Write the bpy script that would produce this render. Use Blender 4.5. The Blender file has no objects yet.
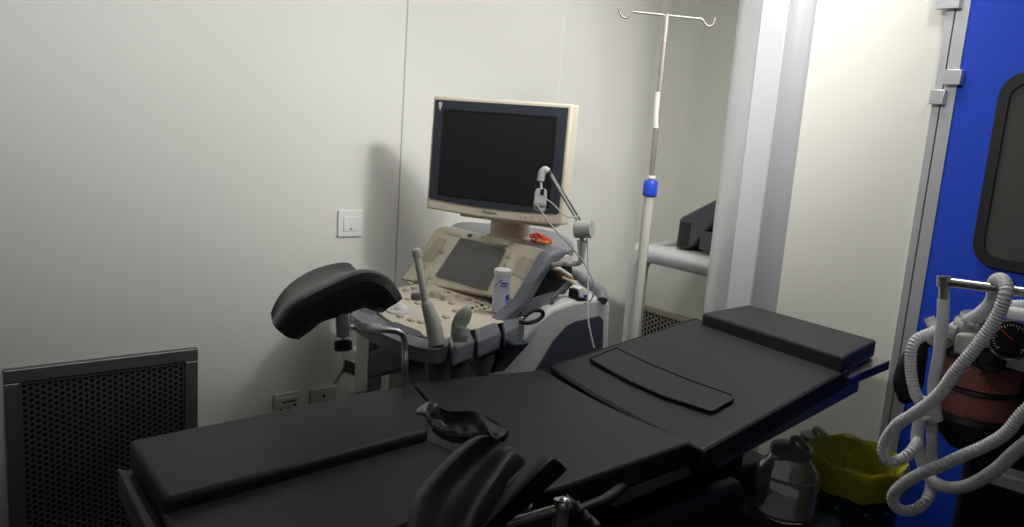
import bpy, bmesh, math, random
from mathutils import Vector, Matrix
random.seed(7)
S = bpy.context.scene
COL = S.collection
PI = math.pi

# ---------------------------------------------------------------- camera
F = 806.0
def nrm(v): return Vector(v).normalized()
_D = nrm((-322, 4477, F)); _Y = nrm((1028, -71, F)); _Y = (_Y - _D*_D.dot(_Y)).normalized()
_Z = -_D; _X = _Y.cross(_Z)
EYE = Vector((0, 0, 1.5))
def towld(c): return Vector((_X.dot(c), _Y.dot(c), _Z.dot(c)))
cam = bpy.data.objects.new('camera', bpy.data.cameras.new('camera')); COL.objects.link(cam)
r_, d_, f_ = towld(Vector((1,0,0))), towld(Vector((0,1,0))), towld(Vector((0,0,1)))
mw = Matrix((( r_.x, -d_.x, -f_.x, 0), (r_.y, -d_.y, -f_.y, 0), (r_.z, -d_.z, -f_.z, EYE.z), (0,0,0,1)))
cam.matrix_world = mw
cam.data.sensor_width = 36; cam.data.lens = 36*F/1024; cam.data.clip_start = .02
S.camera = cam
S.view_settings.view_transform = 'Standard'; S.view_settings.look = 'None'
S.view_settings.gamma = 1; S.view_settings.use_curve_mapping = False
S.view_settings.exposure = 0.0

# ---------------------------------------------------------------- world and lights
W = bpy.data.worlds.new('world'); S.world = W; W.use_nodes = True
W.node_tree.nodes['Background'].inputs[0].default_value = (.9, .95, 1, 1)
W.node_tree.nodes['Background'].inputs[1].default_value = .02
def aim(o, t): o.rotation_euler = (Vector(t)-o.location).to_track_quat('-Z', 'Y').to_euler()
def spot(name, loc, tgt, power, angle, blend, size, col=(1,.98,.93)):
    l = bpy.data.lights.new(name, 'SPOT'); l.energy = power; l.spot_size = math.radians(angle)
    l.spot_blend = blend; l.shadow_soft_size = size; l.color = col
    o = bpy.data.objects.new(name, l); COL.objects.link(o); o.location = loc; aim(o, tgt); return o
def area(name, loc, tgt, power, sx, sy, col=(1,.98,.94), spread=180):
    l = bpy.data.lights.new(name, 'AREA'); l.shape = 'RECTANGLE'; l.size = sx; l.size_y = sy
    l.energy = power; l.color = col; l.spread = math.radians(spread)
    o = bpy.data.objects.new(name, l); COL.objects.link(o); o.location = loc; aim(o, tgt); return o
def strip_light(name, loc, d, pitch, power, length, spread, depth=.14):     # slanted strip light with limited spread
    o = area(name, loc, Vector(loc)+Vector((d[0]*math.cos(math.radians(pitch)), d[1]*math.cos(math.radians(pitch)), math.sin(math.radians(pitch)))), power, length, depth, spread=spread)
    return o
strip_light('left_wall_fill', (.35, .75, 2.62), (-1, 0), -20, 4.2, 2.3, 41).data.color = (1, .995, .975)  # unseen light, added so the left wall darkens downwards
strip_light('far_wall_fill', (-1.2, -.2, 2.62), (0, 1), -22, 2.75, 1.7, 49)  # added light without a fitting, fades the partition towards the floor
strip_light('shadow_side_lamp', (.30, 1.35, 2.60), (-1, 0), -20, 2.2, .22, 52)
strip_light('recess_fill', (-.50, 1.40, 2.62), (-.90, .44), -30, 4.4, .45, 58)  # unseen light put in to lift the corner by the drip stand
area('ceiling_panel_light', (-1.3, 1.75, 2.69), (-1.3, 1.75, 0), 5.4, .6, .3, spread=100)
area('rear_fill_light', (.5, -.7, 2.69), (.5, -.7, 0), 2.5, .6, .6)  # invented fill behind the camera, lifts the pads and table sides

# ---------------------------------------------------------------- pixel helpers (viewing ray met with a real plane)
def ray(px, py): return towld(Vector((px-512, py-263.5, F)))
def P(px, py, ax, v):
    r = ray(px, py); i = 'xyz'.index(ax); return EYE + r*((v-EYE[i])/r[i])
def PL(px, py, p0, n):
    r = ray(px, py); n = Vector(n); return EYE + r*((Vector(p0)-EYE).dot(n)/r.dot(n))
def Dp(px, py, d): return EYE + ray(px, py)*(d/F)

# ---------------------------------------------------------------- materials
def mat(name, col, rough=.5, metal=0, bump=0, bscale=60, var=0, vscale=4, trans=0, alpha=1, coat=0, ior=1.45, emit=None):
    m = bpy.data.materials.new(name); m.use_nodes = True; nt = m.node_tree; b = nt.nodes['Principled BSDF']
    b.inputs['Base Color'].default_value = (*col, 1); b.inputs['Roughness'].default_value = rough
    b.inputs['Metallic'].default_value = metal; b.inputs['Transmission Weight'].default_value = trans
    b.inputs['Alpha'].default_value = alpha; b.inputs['Coat Weight'].default_value = coat; b.inputs['IOR'].default_value = ior
    tc = nt.nodes.new('ShaderNodeTexCoord')
    if var:
        n = nt.nodes.new('ShaderNodeTexNoise'); n.inputs['Scale'].default_value = vscale; n.inputs['Detail'].default_value = 5
        nt.links.new(tc.outputs['Object'], n.inputs['Vector'])
        mx = nt.nodes.new('ShaderNodeMix'); mx.data_type = 'RGBA'
        mx.inputs['A'].default_value = (*[c*(1-var) for c in col], 1); mx.inputs['B'].default_value = (*[min(1, c*(1+var)) for c in col], 1)
        nt.links.new(n.outputs['Fac'], mx.inputs['Factor']); nt.links.new(mx.outputs['Result'], b.inputs['Base Color'])
    if bump:
        n2 = nt.nodes.new('ShaderNodeTexNoise'); n2.inputs['Scale'].default_value = bscale; n2.inputs['Detail'].default_value = 3
        nt.links.new(tc.outputs['Object'], n2.inputs['Vector'])
        bp = nt.nodes.new('ShaderNodeBump'); bp.inputs['Strength'].default_value = bump; bp.inputs['Distance'].default_value = .004
        nt.links.new(n2.outputs['Fac'], bp.inputs['Height']); nt.links.new(bp.outputs['Normal'], b.inputs['Normal'])
    return m
M = dict(
 wall=mat('wall_panel', (.74,.74,.70), .38, bump=.05, bscale=30, var=.015, vscale=1.5),
 wallw=mat('wall_panel_warm', (.72,.72,.66), .42, bump=.04, bscale=30, var=.015, vscale=1.5),
 seam=mat('seam_sealant', (.42,.43,.42), .6),
 seamw=mat('white_sealant', (.80,.80,.77), .5),
 railm=mat('rail_steel', (.30,.29,.28), .38, .5),
 wallo=mat('wall_panel_grey_green', (.42,.42,.40), .6, var=.03),
 ceil=mat('ceiling_panel', (.55,.55,.53), .6, var=.02),
 floor=mat('blue_grey_epoxy_floor', (.05,.075,.085), .35, var=.12, vscale=6),
 alu=mat('anodised_aluminium', (.62,.63,.66), .33, .55),
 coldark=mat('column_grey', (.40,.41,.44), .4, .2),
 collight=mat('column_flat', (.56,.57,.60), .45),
 steel=mat('stainless_steel', (.55,.54,.52), .28, 1, var=.12, vscale=30),
 dsteel=mat('dull_steel', (.085,.08,.075), .5, .15, var=.2, vscale=20),
 rust=mat('spotted_steel', (.40,.36,.34), .45, .8, var=.45, vscale=160),
 grille=mat('grille_steel', (.20,.205,.205), .38, .7, var=.12, vscale=25),
 grilleB=mat('grille_aluminium', (.42,.39,.33), .45, .5),
 duct=mat('duct_black', (.006,.006,.006), .9),
 vinyl=mat('black_vinyl', (.033,.033,.035), .52, ior=1.36, bump=.25, bscale=9, var=.12, vscale=7),
 vinyl2=mat('crutch_vinyl', (.040,.042,.046), .40, bump=.2, bscale=20),
 vind=mat('vinyl_side', (.012,.012,.013), .5, bump=.3, bscale=14),
 pipe=mat('vinyl_piping', (.010,.010,.010), .45),
 black=mat('black_plastic', (.012,.012,.013), .45),
 cream=mat('cream_plastic', (.72,.66,.52), .45, var=.05, vscale=20),
 cream2=mat('cream_inset', (.54,.49,.38), .5),
 bezel=mat('navy_grey_bezel', (.046,.054,.072), .35),
 screen=mat('dark_screen', (.020,.021,.022), .3),
 touch=mat('grey_touch_glass', (.10,.095,.10), .22),
 grey=mat('grey_blue_plastic', (.17,.185,.21), .42),
 greyd=mat('dark_grey_plastic', (.065,.072,.085), .45),
 lgrey=mat('light_grey_housing', (.62,.62,.61), .5),
 navy=mat('slate_navy_panel', (.055,.062,.095), .45),
 white=mat('white_plastic', (.80,.80,.78), .38),
 offw=mat('off_white_plastic', (.62,.62,.57), .42),
 probe=mat('probe_plastic', (.55,.55,.50), .35),
 probeg=mat('pale_probe_head', (.50,.55,.46), .4),
 blue=mat('blue_door_laminate', (.004,.055,.56), .65),
 bluec=mat('blue_clip', (.012,.06,.55), .4),
 rubber=mat('black_rubber', (.010,.010,.010), .55),
 win=mat('dark_window_glass', (.075,.075,.072), .12),
 hose=mat('translucent_hose', (.90,.91,.94), .38, trans=.12),
 clear=mat('clear_glass', (.9,.93,.93), .06, trans=.92),
 lid=mat('frosted_lid', (.22,.24,.23), .3, trans=.4),
 bag=mat('yellow_bag', (.36,.34,.012), .38, bump=.5, bscale=16),
 bin=mat('dark_green_bin', (.010,.045,.040), .45),
 binp=mat('bin_speckle', (.12,.20,.19), .5),
 lime=mat('pink_soda_lime', (.36,.13,.11), .75, bump=1.0, bscale=140, var=.35, vscale=120),
 label=mat('paper_label', (.62,.62,.55), .5),
 yel=mat('yellow_sticker', (.65,.55,.03), .5),
 redm=mat('red_orange', (.50,.07,.03), .5),
 orange=mat('orange_wire', (.75,.25,.03), .5),
 bottle=mat('gel_bottle_plastic', (.62,.64,.80), .4, var=.10, vscale=60),
 purple=mat('lilac_print', (.30,.26,.62), .5),
 ink=mat('blue_print', (.03,.07,.55), .5),
 inkd=mat('dark_print', (.06,.06,.06), .5),
 pale=mat('pale_tray', (.60,.59,.53), .5),
 teal=mat('teal_grey_cover', (.035,.055,.06), .45),
 hdark=mat('hole_black', (.004,.004,.004), .8),
)

# ---------------------------------------------------------------- mesh helpers
def obj(name, bm, m, parent=None, smooth=True, bevel=0, seg=2):
    me = bpy.data.meshes.new(name)
    bmesh.ops.recalc_face_normals(bm, faces=bm.faces)
    bm.to_mesh(me); bm.free()
    for p in me.polygons: p.use_smooth = smooth
    me.materials.append(m)
    o = bpy.data.objects.new(name, me); COL.objects.link(o)
    if bevel:
        b = o.modifiers.new('bevel', 'BEVEL'); b.width = bevel; b.segments = seg; b.limit_method = 'ANGLE'; b.angle_limit = math.radians(35)
    if smooth:
        try:
            me.set_sharp_from_angle(angle=math.radians(38))
        except Exception: pass
    if parent:
        o.parent = parent
        if parent.type == 'EMPTY' or True:
            o.matrix_parent_inverse = parent.matrix_basis.inverted() if parent.parent is None else Matrix()
            if parent.parent is not None:
                o.matrix_parent_inverse = (parent.parent.matrix_basis.copy()).inverted()
                # grand-parent empty is only translated; part objects keep identity matrices
                o.matrix_parent_inverse = (parent.parent.matrix_basis @ parent.matrix_parent_inverse @ parent.matrix_basis).inverted()
    return o
def tag(o, label, cat, group=None):
    o['label'] = label; o['category'] = cat
    if group: o['group'] = group
    return o
def thing(name, loc, label, cat, group=None):
    o = bpy.data.objects.new(name, None); COL.objects.link(o); o.location = loc; o.empty_display_size = .05
    return tag(o, label, cat, group)
def struct(name, bm, m, parent=None, **k):
    o = obj(name, bm, m, parent, **k)
    if not parent: o['kind'] = 'structure'
    return o
def NB(): return bmesh.new()
def box(bm, a, b):
    x0,x1 = sorted((a[0],b[0])); y0,y1 = sorted((a[1],b[1])); z0,z1 = sorted((a[2],b[2]))
    v = [bm.verts.new(p) for p in ((x0,y0,z0),(x1,y0,z0),(x1,y1,z0),(x0,y1,z0),(x0,y0,z1),(x1,y0,z1),(x1,y1,z1),(x0,y1,z1))]
    for f in ((0,1,2,3),(4,5,6,7),(0,1,5,4),(1,2,6,5),(2,3,7,6),(3,0,4,7)): bm.faces.new([v[i] for i in f])
    return bm
def obox(bm, c, ax, ay, az, sx, sy, sz):
    c = Vector(c); ax, ay, az = Vector(ax).normalized()*sx/2, Vector(ay).normalized()*sy/2, Vector(az).normalized()*sz/2
    v = [bm.verts.new(c+ax*i+ay*j+az*k) for k in (-1,1) for (i,j) in ((-1,-1),(1,-1),(1,1),(-1,1))]
    for f in ((0,1,2,3),(4,5,6,7),(0,1,5,4),(1,2,6,5),(2,3,7,6),(3,0,4,7)): bm.faces.new([v[i] for i in f])
    return bm
def prism(bm, pts, off):
    off = Vector(off); a = [bm.verts.new(Vector(p)) for p in pts]; b = [bm.verts.new(Vector(p)+off) for p in pts]
    bm.faces.new(a); bm.faces.new(list(reversed(b))); n = len(a)
    for i in range(n): bm.faces.new((a[i], a[(i+1)%n], b[(i+1)%n], b[i]))
    return bm
def catmull(pts, n=8, closed=False):
    pts = [Vector(p) for p in pts]; out = []; N = len(pts)
    rng = N if closed else N-1
    for i in range(rng):
        if closed: p0,p1,p2,p3 = pts[(i-1)%N],pts[i],pts[(i+1)%N],pts[(i+2)%N]
        else: p0,p1,p2,p3 = pts[max(i-1,0)],pts[i],pts[i+1],pts[min(i+2,N-1)]
        for k in range(n):
            t = k/n; out.append(.5*((2*p1)+(p2-p0)*t+(2*p0-5*p1+4*p2-p3)*t*t+(3*p1-p0-3*p2+p3)*t**3))
    if not closed: out.append(pts[-1])
    return out
def tube(bm, pts, r, seg=12, cap=True, closed=False):
    pts = [Vector(p) for p in pts]; N = len(pts); R = r if callable(r) else (lambda t: r)
    t0 = (pts[1]-pts[0]).normalized(); u = t0.orthogonal().normalized(); rings = []
    for i, p in enumerate(pts):
        if closed: t = (pts[(i+1)%N]-pts[(i-1)%N])
        else: t = pts[min(i+1,N-1)]-pts[max(i-1,0)]
        t.normalize(); u = (u-t*u.dot(t)).normalized(); w = t.cross(u); rr = R(i/(N-1))
        rings.append([bm.verts.new(p+(u*math.cos(a)+w*math.sin(a))*rr) for a in [2*PI*k/seg for k in range(seg)]])
    for i in range(N if closed else N-1):
        A, B = rings[i], rings[(i+1)%N]
        for k in range(seg): bm.faces.new((A[k], A[(k+1)%seg], B[(k+1)%seg], B[k]))
    if cap and not closed:
        bm.faces.new(rings[0]); bm.faces.new(rings[-1])
    return bm
def resample(pts, step):
    pts = [Vector(p) for p in pts]; out = [pts[0].copy()]; acc = 0
    for a, b in zip(pts, pts[1:]):
        L = (b-a).length; pos = step-acc
        while pos <= L: out.append(a.lerp(b, pos/L)); pos += step
        acc = (acc+L) % step
    return out
def corrug(bm, pts, r, pitch=.0058, amp=.08, seg=14):
    q = resample(catmull(pts, 16), pitch/4); n = len(q)-1
    return tube(bm, q, lambda t: r*(1+amp*math.cos(t*n*PI/2)), seg)
def lathe(bm, prof, c, axis=(0,0,1), seg=28, cap=True):
    c = Vector(c); ax = Vector(axis).normalized(); u = ax.orthogonal().normalized(); w = ax.cross(u); rings = []
    for (r, h) in prof:
        rings.append([bm.verts.new(c+ax*h+(u*math.cos(a)+w*math.sin(a))*max(r,1e-4)) for a in [2*PI*k/seg for k in range(seg)]])
    for A, B in zip(rings, rings[1:]):
        for k in range(seg): bm.faces.new((A[k], A[(k+1)%seg], B[(k+1)%seg], B[k]))
    if cap: bm.faces.new(rings[0]); bm.faces.new(rings[-1])
    return bm
def cyl(bm, a, b, r, seg=20):
    return tube(bm, [a, b], r, seg)
def ball(bm, c, r, seg=16, sc=(1,1,1)):
    bmesh.ops.create_uvsphere(bm, u_segments=seg, v_segments=seg//2, radius=r, matrix=Matrix.Translation(c) @ Matrix.Diagonal((*sc,1)))
    return bm
def rrect(w, h, r, n=6):
    o = []
    for (cx_, cy_, a0) in ((w/2-r,h/2-r,0),(-w/2+r,h/2-r,PI/2),(-w/2+r,-h/2+r,PI),(w/2-r,-h/2+r,1.5*PI)):
        for k in range(n+1): a = a0+PI/2*k/n; o.append((cx_+r*math.cos(a), cy_+r*math.sin(a)))
    return o
def slab(bm, pts, down):          # closed outline with thickness straight down (or along a vector)
    d = Vector((0,0,-down)) if not isinstance(down, (tuple, Vector)) else Vector(down)
    return prism(bm, pts, d)
def loft(bm, rows, th):           # thick sheet from rows of points (all same length)
    R, C = len(rows), len(rows[0]); rows = [[Vector(p) for p in r] for r in rows]
    N = [[None]*C for _ in range(R)]
    for i in range(R):
        for j in range(C):
            a = rows[min(i+1,R-1)][j]-rows[max(i-1,0)][j]; b = rows[i][min(j+1,C-1)]-rows[i][max(j-1,0)]
            N[i][j] = a.cross(b).normalized()
    T = [[bm.verts.new(rows[i][j]) for j in range(C)] for i in range(R)]
    B = [[bm.verts.new(rows[i][j]-N[i][j]*(th if not callable(th) else th(i/(R-1), j/(C-1)))) for j in range(C)] for i in range(R)]
    for i in range(R-1):
        for j in range(C-1):
            bm.faces.new((T[i][j],T[i+1][j],T[i+1][j+1],T[i][j+1])); bm.faces.new((B[i][j],B[i][j+1],B[i+1][j+1],B[i+1][j]))
    for i in range(R-1):
        bm.faces.new((T[i][0],B[i][0],B[i+1][0],T[i+1][0])); bm.faces.new((T[i][-1],T[i+1][-1],B[i+1][-1],B[i][-1]))
    for j in range(C-1):
        bm.faces.new((T[0][j],T[0][j+1],B[0][j+1],B[0][j])); bm.faces.new((T[-1][j],B[-1][j],B[-1][j+1],T[-1][j+1]))
    return bm
def text(name, s, size, origin, xdir, ydir, m, parent, ext=.0004):
    c = bpy.data.curves.new(name, 'FONT'); c.body = s; c.size = size; c.extrude = ext; c.align_x = 'CENTER'
    o = bpy.data.objects.new(name, c); COL.objects.link(o)
    dg = bpy.context.evaluated_depsgraph_get(); me = bpy.data.meshes.new_from_object(o.evaluated_get(dg))
    bpy.data.objects.remove(o)
    x = Vector(xdir).normalized(); y = Vector(ydir); y = (y-x*x.dot(y)).normalized(); z = x.cross(y)
    mt = Matrix(((x.x,y.x,z.x,origin[0]),(x.y,y.y,z.y,origin[1]),(x.z,y.z,z.z,origin[2]),(0,0,0,1)))
    me.transform(mt); bm = NB(); bm.from_mesh(me)
    return obj(name, bm, m, parent, smooth=False)

# ================================================================ THE ROOM
XA, YB, YR = -2.4, 2.65, 2.2       # left wall, far wall, partition in front of it on the right
XR, YF, ZC = 1.9, -1.9, 2.72
struct('wall_left', box(NB(), (XA-.1, YF-.1, 0), (XA, YB+.1, ZC)), M['wall'], smooth=False)
struct('wall_back', box(NB(), (XA, YB, 0), (XR+.1, YB+.1, ZC)), M['wallw'], smooth=False)
struct('wall_right', box(NB(), (XR, YF-.1, 0), (XR+.1, YB, ZC)), M['wallo'], smooth=False)
struct('wall_front', box(NB(), (XA, YF-.1, 0), (XR, YF, ZC)), M['wallo'], smooth=False)
struct('floor', box(NB(), (XA-.1, YF-.1, -.1), (XR+.1, YB+.1, 0)), M['floor'], smooth=False)
struct('ceiling', box(NB(), (XA-.1, YF-.1, ZC), (XR+.1, YB+.1, ZC+.1)), M['ceil'], smooth=False)
# cove in the corner behind the drip stand
bm = NB(); R_ = .05
pts = [(XA, YB), (XA, YB-R_)] + [(XA+R_-R_*math.cos(a), YB-R_+R_*math.sin(a)) for a in [PI/2*k/8 for k in range(1,8)]] + [(XA+R_, YB)]
prism(bm, [(x, y, 0) for x, y in pts], (0,0,ZC)); struct('trim_1', bm, M['wallw'])
# panel seams on the left wall
s1 = P(401, 150, 'x', XA).y; s2 = P(561, 60, 'x', XA).y
struct('trim_2', box(NB(), (XA, s1-.0025, 0), (XA+.0012, s1+.0025, ZC)), M['seam'], smooth=False)
struct('trim_3', box(NB(), (XA, s2-.004, 0), (XA+.0012, s2+.004, ZC)), M['seamw'], smooth=False)
# partition on the right: wall panel, door opening, column
xc0 = P(722, 150, 'y', YR).x; xc1 = P(785, 60, 'y', YR-.06).x; xw0 = P(790, 150, 'y', YR).x
xd0 = P(923, 180, 'y', YR).x       # frame begins
xd1 = P(932, 180, 'y', YR).x; xd2 = P(944.5, 180, 'y', YR).x
struct('wall_partition', box(NB(), (xc0+.06, YR, 0), (xd0, YR+.05, ZC)), M['wallw'], smooth=False)
# column : rounded outer profile, flat face, rounded return
xfl = P(746, 150, 'y', YR-.06).x; xf2 = P(770, 150, 'y', YR-.06).x
bm = NB(); r = xfl-xc0
arc = [(xc0+r-r*math.cos(a), YR-.06+.075-.075*math.sin(a)) for a in [PI/2*k/14 for k in range(15)]]
prism(bm, [(x, y, 0) for x, y in arc+[(xfl, YR+.05), (xc0, YR+.05)]], (0,0,ZC)); struct('trim_4', bm, M['alu'])
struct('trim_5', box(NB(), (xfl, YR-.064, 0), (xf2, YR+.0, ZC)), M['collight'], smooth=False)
bm = NB(); rr = .055
arc = [(xf2+rr-rr*math.cos(a)*1.0, YR-.056+.056*(math.sin(a))) for a in [PI/2*k/10 for k in range(11)]]
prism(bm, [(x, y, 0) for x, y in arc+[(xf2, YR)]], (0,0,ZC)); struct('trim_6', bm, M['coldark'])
# door frame and door
struct('trim_7', box(NB(), (xd0, YR-.018, 0), (xd1-.004, YR+.05, ZC)), M['alu'], smooth=False)
struct('trim_8', box(NB(), (xd1-.004, YR-.004, 0), (xd1, YR+.05, ZC)), M['black'], smooth=False)
DW = .95
struct('trim_9', box(NB(), (xd2+DW+.005, YR-.018, 0), (xd2+DW+.06, YR+.05, ZC)), M['alu'], smooth=False)
struct('wall_beside_door', box(NB(), (xd2+DW+.06, YR, 0), (XR, YR+.05, ZC)), M['wallw'], smooth=False)
struct('trim_10', box(NB(), (xd2, YR, 2.16), (xd2+DW, YR+.05, ZC)), M['wallw'], smooth=False)
door = struct('door_1', box(NB(), (xd2, YR-.014, .02), (xd2+DW, YR+.03, 2.15)), M['blue'], smooth=False)
struct('door_edge_profile', box(NB(), (xd1, YR-.018, .02), (xd2, YR+.03, 2.15)), M['alu'], door, smooth=False)
wx0 = P(984.5, 180, 'y', YR-.02).x; wz0 = P(1010, 270.5, 'y', YR-.02).z; wz1 = P(1020, 72, 'y', YR-.02).z
WW = .42; wc = (wx0+WW/2, (wz0+wz1)/2); WH = wz1-wz0
bm = NB(); o_ = rrect(WW, WH, .06); i_ = rrect(WW-.05, WH-.05, .042)
A = [bm.verts.new((wc[0]+x, YR-.026, wc[1]+z)) for x, z in o_]; B = [bm.verts.new((wc[0]+x, YR-.026, wc[1]+z)) for x, z in i_]
A2 = [bm.verts.new((wc[0]+x, YR-.013, wc[1]+z)) for x, z in o_]; B2 = [bm.verts.new((wc[0]+x, YR-.013, wc[1]+z)) for x, z in i_]
for k in range(len(A)):
    j = (k+1) % len(A)
    for q in ((A[k],A[j],B[j],B[k]), (A[k],A2[k],A2[j],A[j]), (B[k],B[j],B2[j],B2[k])): bm.faces.new(q)
wf = struct('window_frame', bm, M['rubber'], door)
struct('window_pane', prism(NB(), [(wc[0]+x, YR-.0195, wc[1]+z) for x, z in i_], (0,.003,0)), M['win'], door, smooth=False)
q = P(983, 255, 'y', YR-.021)
struct('glass_mark', lathe(NB(), [(.006,0),(.006,.001)], q, (0,-1,0)), M['lgrey'], door)
for (a, b) in (((944,-30),(962,9)), ((947,70),(962.5,85.5)), ((933,90),(945.5,105))):
    p = P(*a, 'y', YR-.018); q = P(*b, 'y', YR-.018)
    struct('hinge', box(NB(), (p.x, YR-.034, q.z), (q.x, YR-.014, p.z)), M['alu'], door, bevel=.002)

# ================================================================ WALL FIXTURES
def grille(name, label, org, ux, uz, nrm_, w, h, fw, pitch, mfr, mpl, group=None):
    t = thing(name, org, label, 'air vent', group)
    org, ux, uz, nv = Vector(org), Vector(ux), Vector(uz), Vector(nrm_)
    bm = NB()
    for (a0,a1,b0,b1) in ((0,w,h-fw,h), (0,w,0,fw), (0,fw,fw,h-fw), (w-fw,w,fw,h-fw)):
        obox(bm, org+ux*(a0+a1)/2+uz*(b0+b1)/2+nv*.011, ux, uz, nv, a1-a0, b1-b0, .022)
    obj('frame', bm, mfr, t, smooth=False, bevel=.003)
    obj('backing', obox(NB(), org+ux*w/2+uz*h/2+nv*.003, ux, uz, nv, w-fw*2, h-fw*2, .003), M['duct'], t, smooth=False)
    bm = NB(); R = pitch/math.sqrt(3); rh = pitch*.375; z0 = nv*.012; z1 = nv*.008
    nx = int((w-2*fw)/(R*1.5)); nz = int((h-2*fw)/pitch)
    mx = (w-2*fw-nx*R*1.5)/2; mz = (h-2*fw-nz*pitch)/2
    for i in range(nx):
        for j in range(nz-(i % 2)):
            cx_ = fw+mx+(i+.5)*R*1.5; cz_ = fw+mz+(j+.5+.5*(i%2))*pitch; c = org+ux*cx_+uz*cz_
            out = []; inn = []; dn = []
            for k in range(12):
                a = k*PI/6; ro = R if k % 2 == 0 else R*math.cos(PI/6)
                out.append(bm.verts.new(c+z0+(ux*math.cos(a)+uz*math.sin(a))*ro))
                inn.append(bm.verts.new(c+z0+(ux*math.cos(a)+uz*math.sin(a))*rh)); dn.append(bm.verts.new(c+z1+(ux*math.cos(a)+uz*math.sin(a))*rh))
            for k in range(12):
                l = (k+1) % 12; bm.faces.new((out[k],out[l],inn[l],inn[k])); bm.faces.new((inn[k],inn[l],dn[l],dn[k]))
    bmesh.ops.remove_doubles(bm, verts=bm.verts, dist=1e-5)
    # solid margins of the sheet
    m_ = R
    for (a0,a1,b0,b1) in ((fw,w-fw,h-fw-mz-.004,h-fw), (fw,w-fw,fw,fw+mz+.004), (fw,fw+mx+.002,fw,h-fw), (w-fw-mx-.002,w-fw,fw,h-fw)):
        obox(bm, org+ux*(a0+a1)/2+uz*(b0+b1)/2+nv*.0105, ux, uz, nv, a1-a0, b1-b0, .004)
    obj('perforated_sheet', bm, mpl, t, smooth=False)
    return t
g0 = P(2, 368, 'x', XA); g1 = P(196, 347, 'x', XA); gz = (g0.z+g1.z)/2
grille('air_return_grille', 'dark steel wall grille with round holes, low on the left wall', (XA, g0.y, gz-.62), (0,1,0), (0,0,1), (1,0,0), g1.y-g0.y, .62, .038, .0172, M['grille'], M['grille'])
g0 = P(641, 303, 'y', YB)
grille('air_return_grille', 'small pale framed grille in the recess behind the drip stand', (g0.x, YB, g0.z-.36), (1,0,0), (0,0,1), (0,-1,0), .50, .36, .022, .021, M['grilleB'], M['grilleB'])

sw0 = P(335.5, 210, 'x', XA); sw1 = P(363, 236, 'x', XA)
t = thing('light_switch', (XA, (sw0.y+sw1.y)/2, sw1.z), 'white square rocker switch plate alone on the left wall', 'switch')
cy_, cz_ = (sw0.y+sw1.y)/2, (sw0.z+sw1.z)/2; h = (sw0.z-sw1.z)
obj('plate', box(NB(), (XA, cy_-h/2, cz_-h/2), (XA+.009, cy_+h/2, cz_+h/2)), M['white'], t, bevel=.003)
obj('rocker', box(NB(), (XA+.008, cy_-h*.30, cz_-h*.28), (XA+.0125, cy_+h*.30, cz_+h*.26)), M['white'], t, bevel=.002)
obj('indicator', lathe(NB(), [(.003,0),(.003,.001)], (XA+.0125, cy_, cz_-h*.19), (1,0,0), 12), M['black'], t)
def outlet(px0, py0, px1, label, kind):
    a = P(px0, py0, 'x', XA); b = P(px1, py0-3.5, 'x', XA); w = b.y-a.y; z1 = a.z; h = w*.98; yc = (a.y+b.y)/2
    t = thing('power_outlet', (XA, yc, z1-h), label, 'power outlet', 'wall sockets above the far leg pad')
    obj('plate', box(NB(), (XA, yc-w/2, z1-h), (XA+.010, yc+w/2, z1)), M['offw'], t, bevel=.003)
    if kind:
        obj('inner_plate', box(NB(), (XA+.009, yc-w*.42, z1-h*.92), (XA+.014, yc+w*.42, z1-h*.16)), M['offw'], t, bevel=.002)
        for dy in (-.26, .02, .28): obj('socket_hole', lathe(NB(), [(.0045,0),(.0045,.001)], (XA+.0142, yc+w*dy, z1-h*(.62 if dy<.2 else .5)), (1,0,0), 12), M['hdark'], t)
        obj('socket_slot', box(NB(), (XA+.0140, yc-w*.22, z1-h*.36), (XA+.0147, yc+w*.30, z1-h*.31)), M['hdark'], t, smooth=False)
    else:
        obj('socket_hole', lathe(NB(), [(.0055,0),(.0055,.001)], (XA+.0102, yc-w*.02, z1-h*.30), (1,0,0), 12), M['hdark'], t)
        for dy in (-.18,.18): obj('socket_slot', box(NB(), (XA+.0100, yc+w*dy-.002, z1-h*.75), (XA+.0107, yc+w*dy+.002, z1-h*.58)), M['hdark'], t, smooth=False)
outlet(273.5, 394, 299, 'grey wall socket left of the other, with raised inner plate and slots', 1)
outlet(310, 389, 336, 'grey wall socket right of the other, with one round hole in view', 0)

# ================================================================ OPERATING TABLE
ZT = .90
tb = thing('operating_table', (-1.2, 1.2, 0), 'black padded operating table with steel rails across the room', 'operating table')
def cushion(name, pts, th, m=M['vinyl'], bev=.010, par=None, lab=None, seg=4):
    bm = slab(NB(), pts, th)
    o = obj(name, bm, m, par or tb, bevel=bev, seg=seg)
    if lab: o['label'] = lab
    return o
zf = lambda px, py, z=ZT: P(px, py, 'z', z)
# leg section
farpad = [zf(128,440), zf(412,382), zf(429,402), zf(428,430), zf(165,500)]
cushion('leg_cushion', farpad, .055, lab='far leg pad, raised above the near one')
zn = .877
np_ = [zf(160,507,zn), zf(427,438,zn), zf(470,442,zn)]
w1 = (np_[0]-zf(427,438,zn)).normalized()
nd = Vector((.26, -.02, 0))
near = [np_[0], np_[1], np_[1]+Vector((.24,.055,0)), np_[0]+nd]
cushion('leg_cushion', near, .05, lab='near leg pad, a little lower')
pl = [p+Vector((0,0,-.057)) for p in farpad]
e = (farpad[0]-farpad[1]).normalized()*.03
pl2 = [farpad[0]+Vector((.0,-.015,-.057)), farpad[1]+Vector((0,-.02,-.057)), farpad[3]+Vector((0,-.02,-.057)), farpad[4]+Vector((.0,-.015,-.057))]
obj('leg_plate', slab(NB(), pl2, .012), M['dsteel'], tb, smooth=False)
q0 = zf(117,468,.86); q1 = zf(126,470,.86); q3 = zf(160,532,.86); q2 = zf(148,532,.86)
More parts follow.
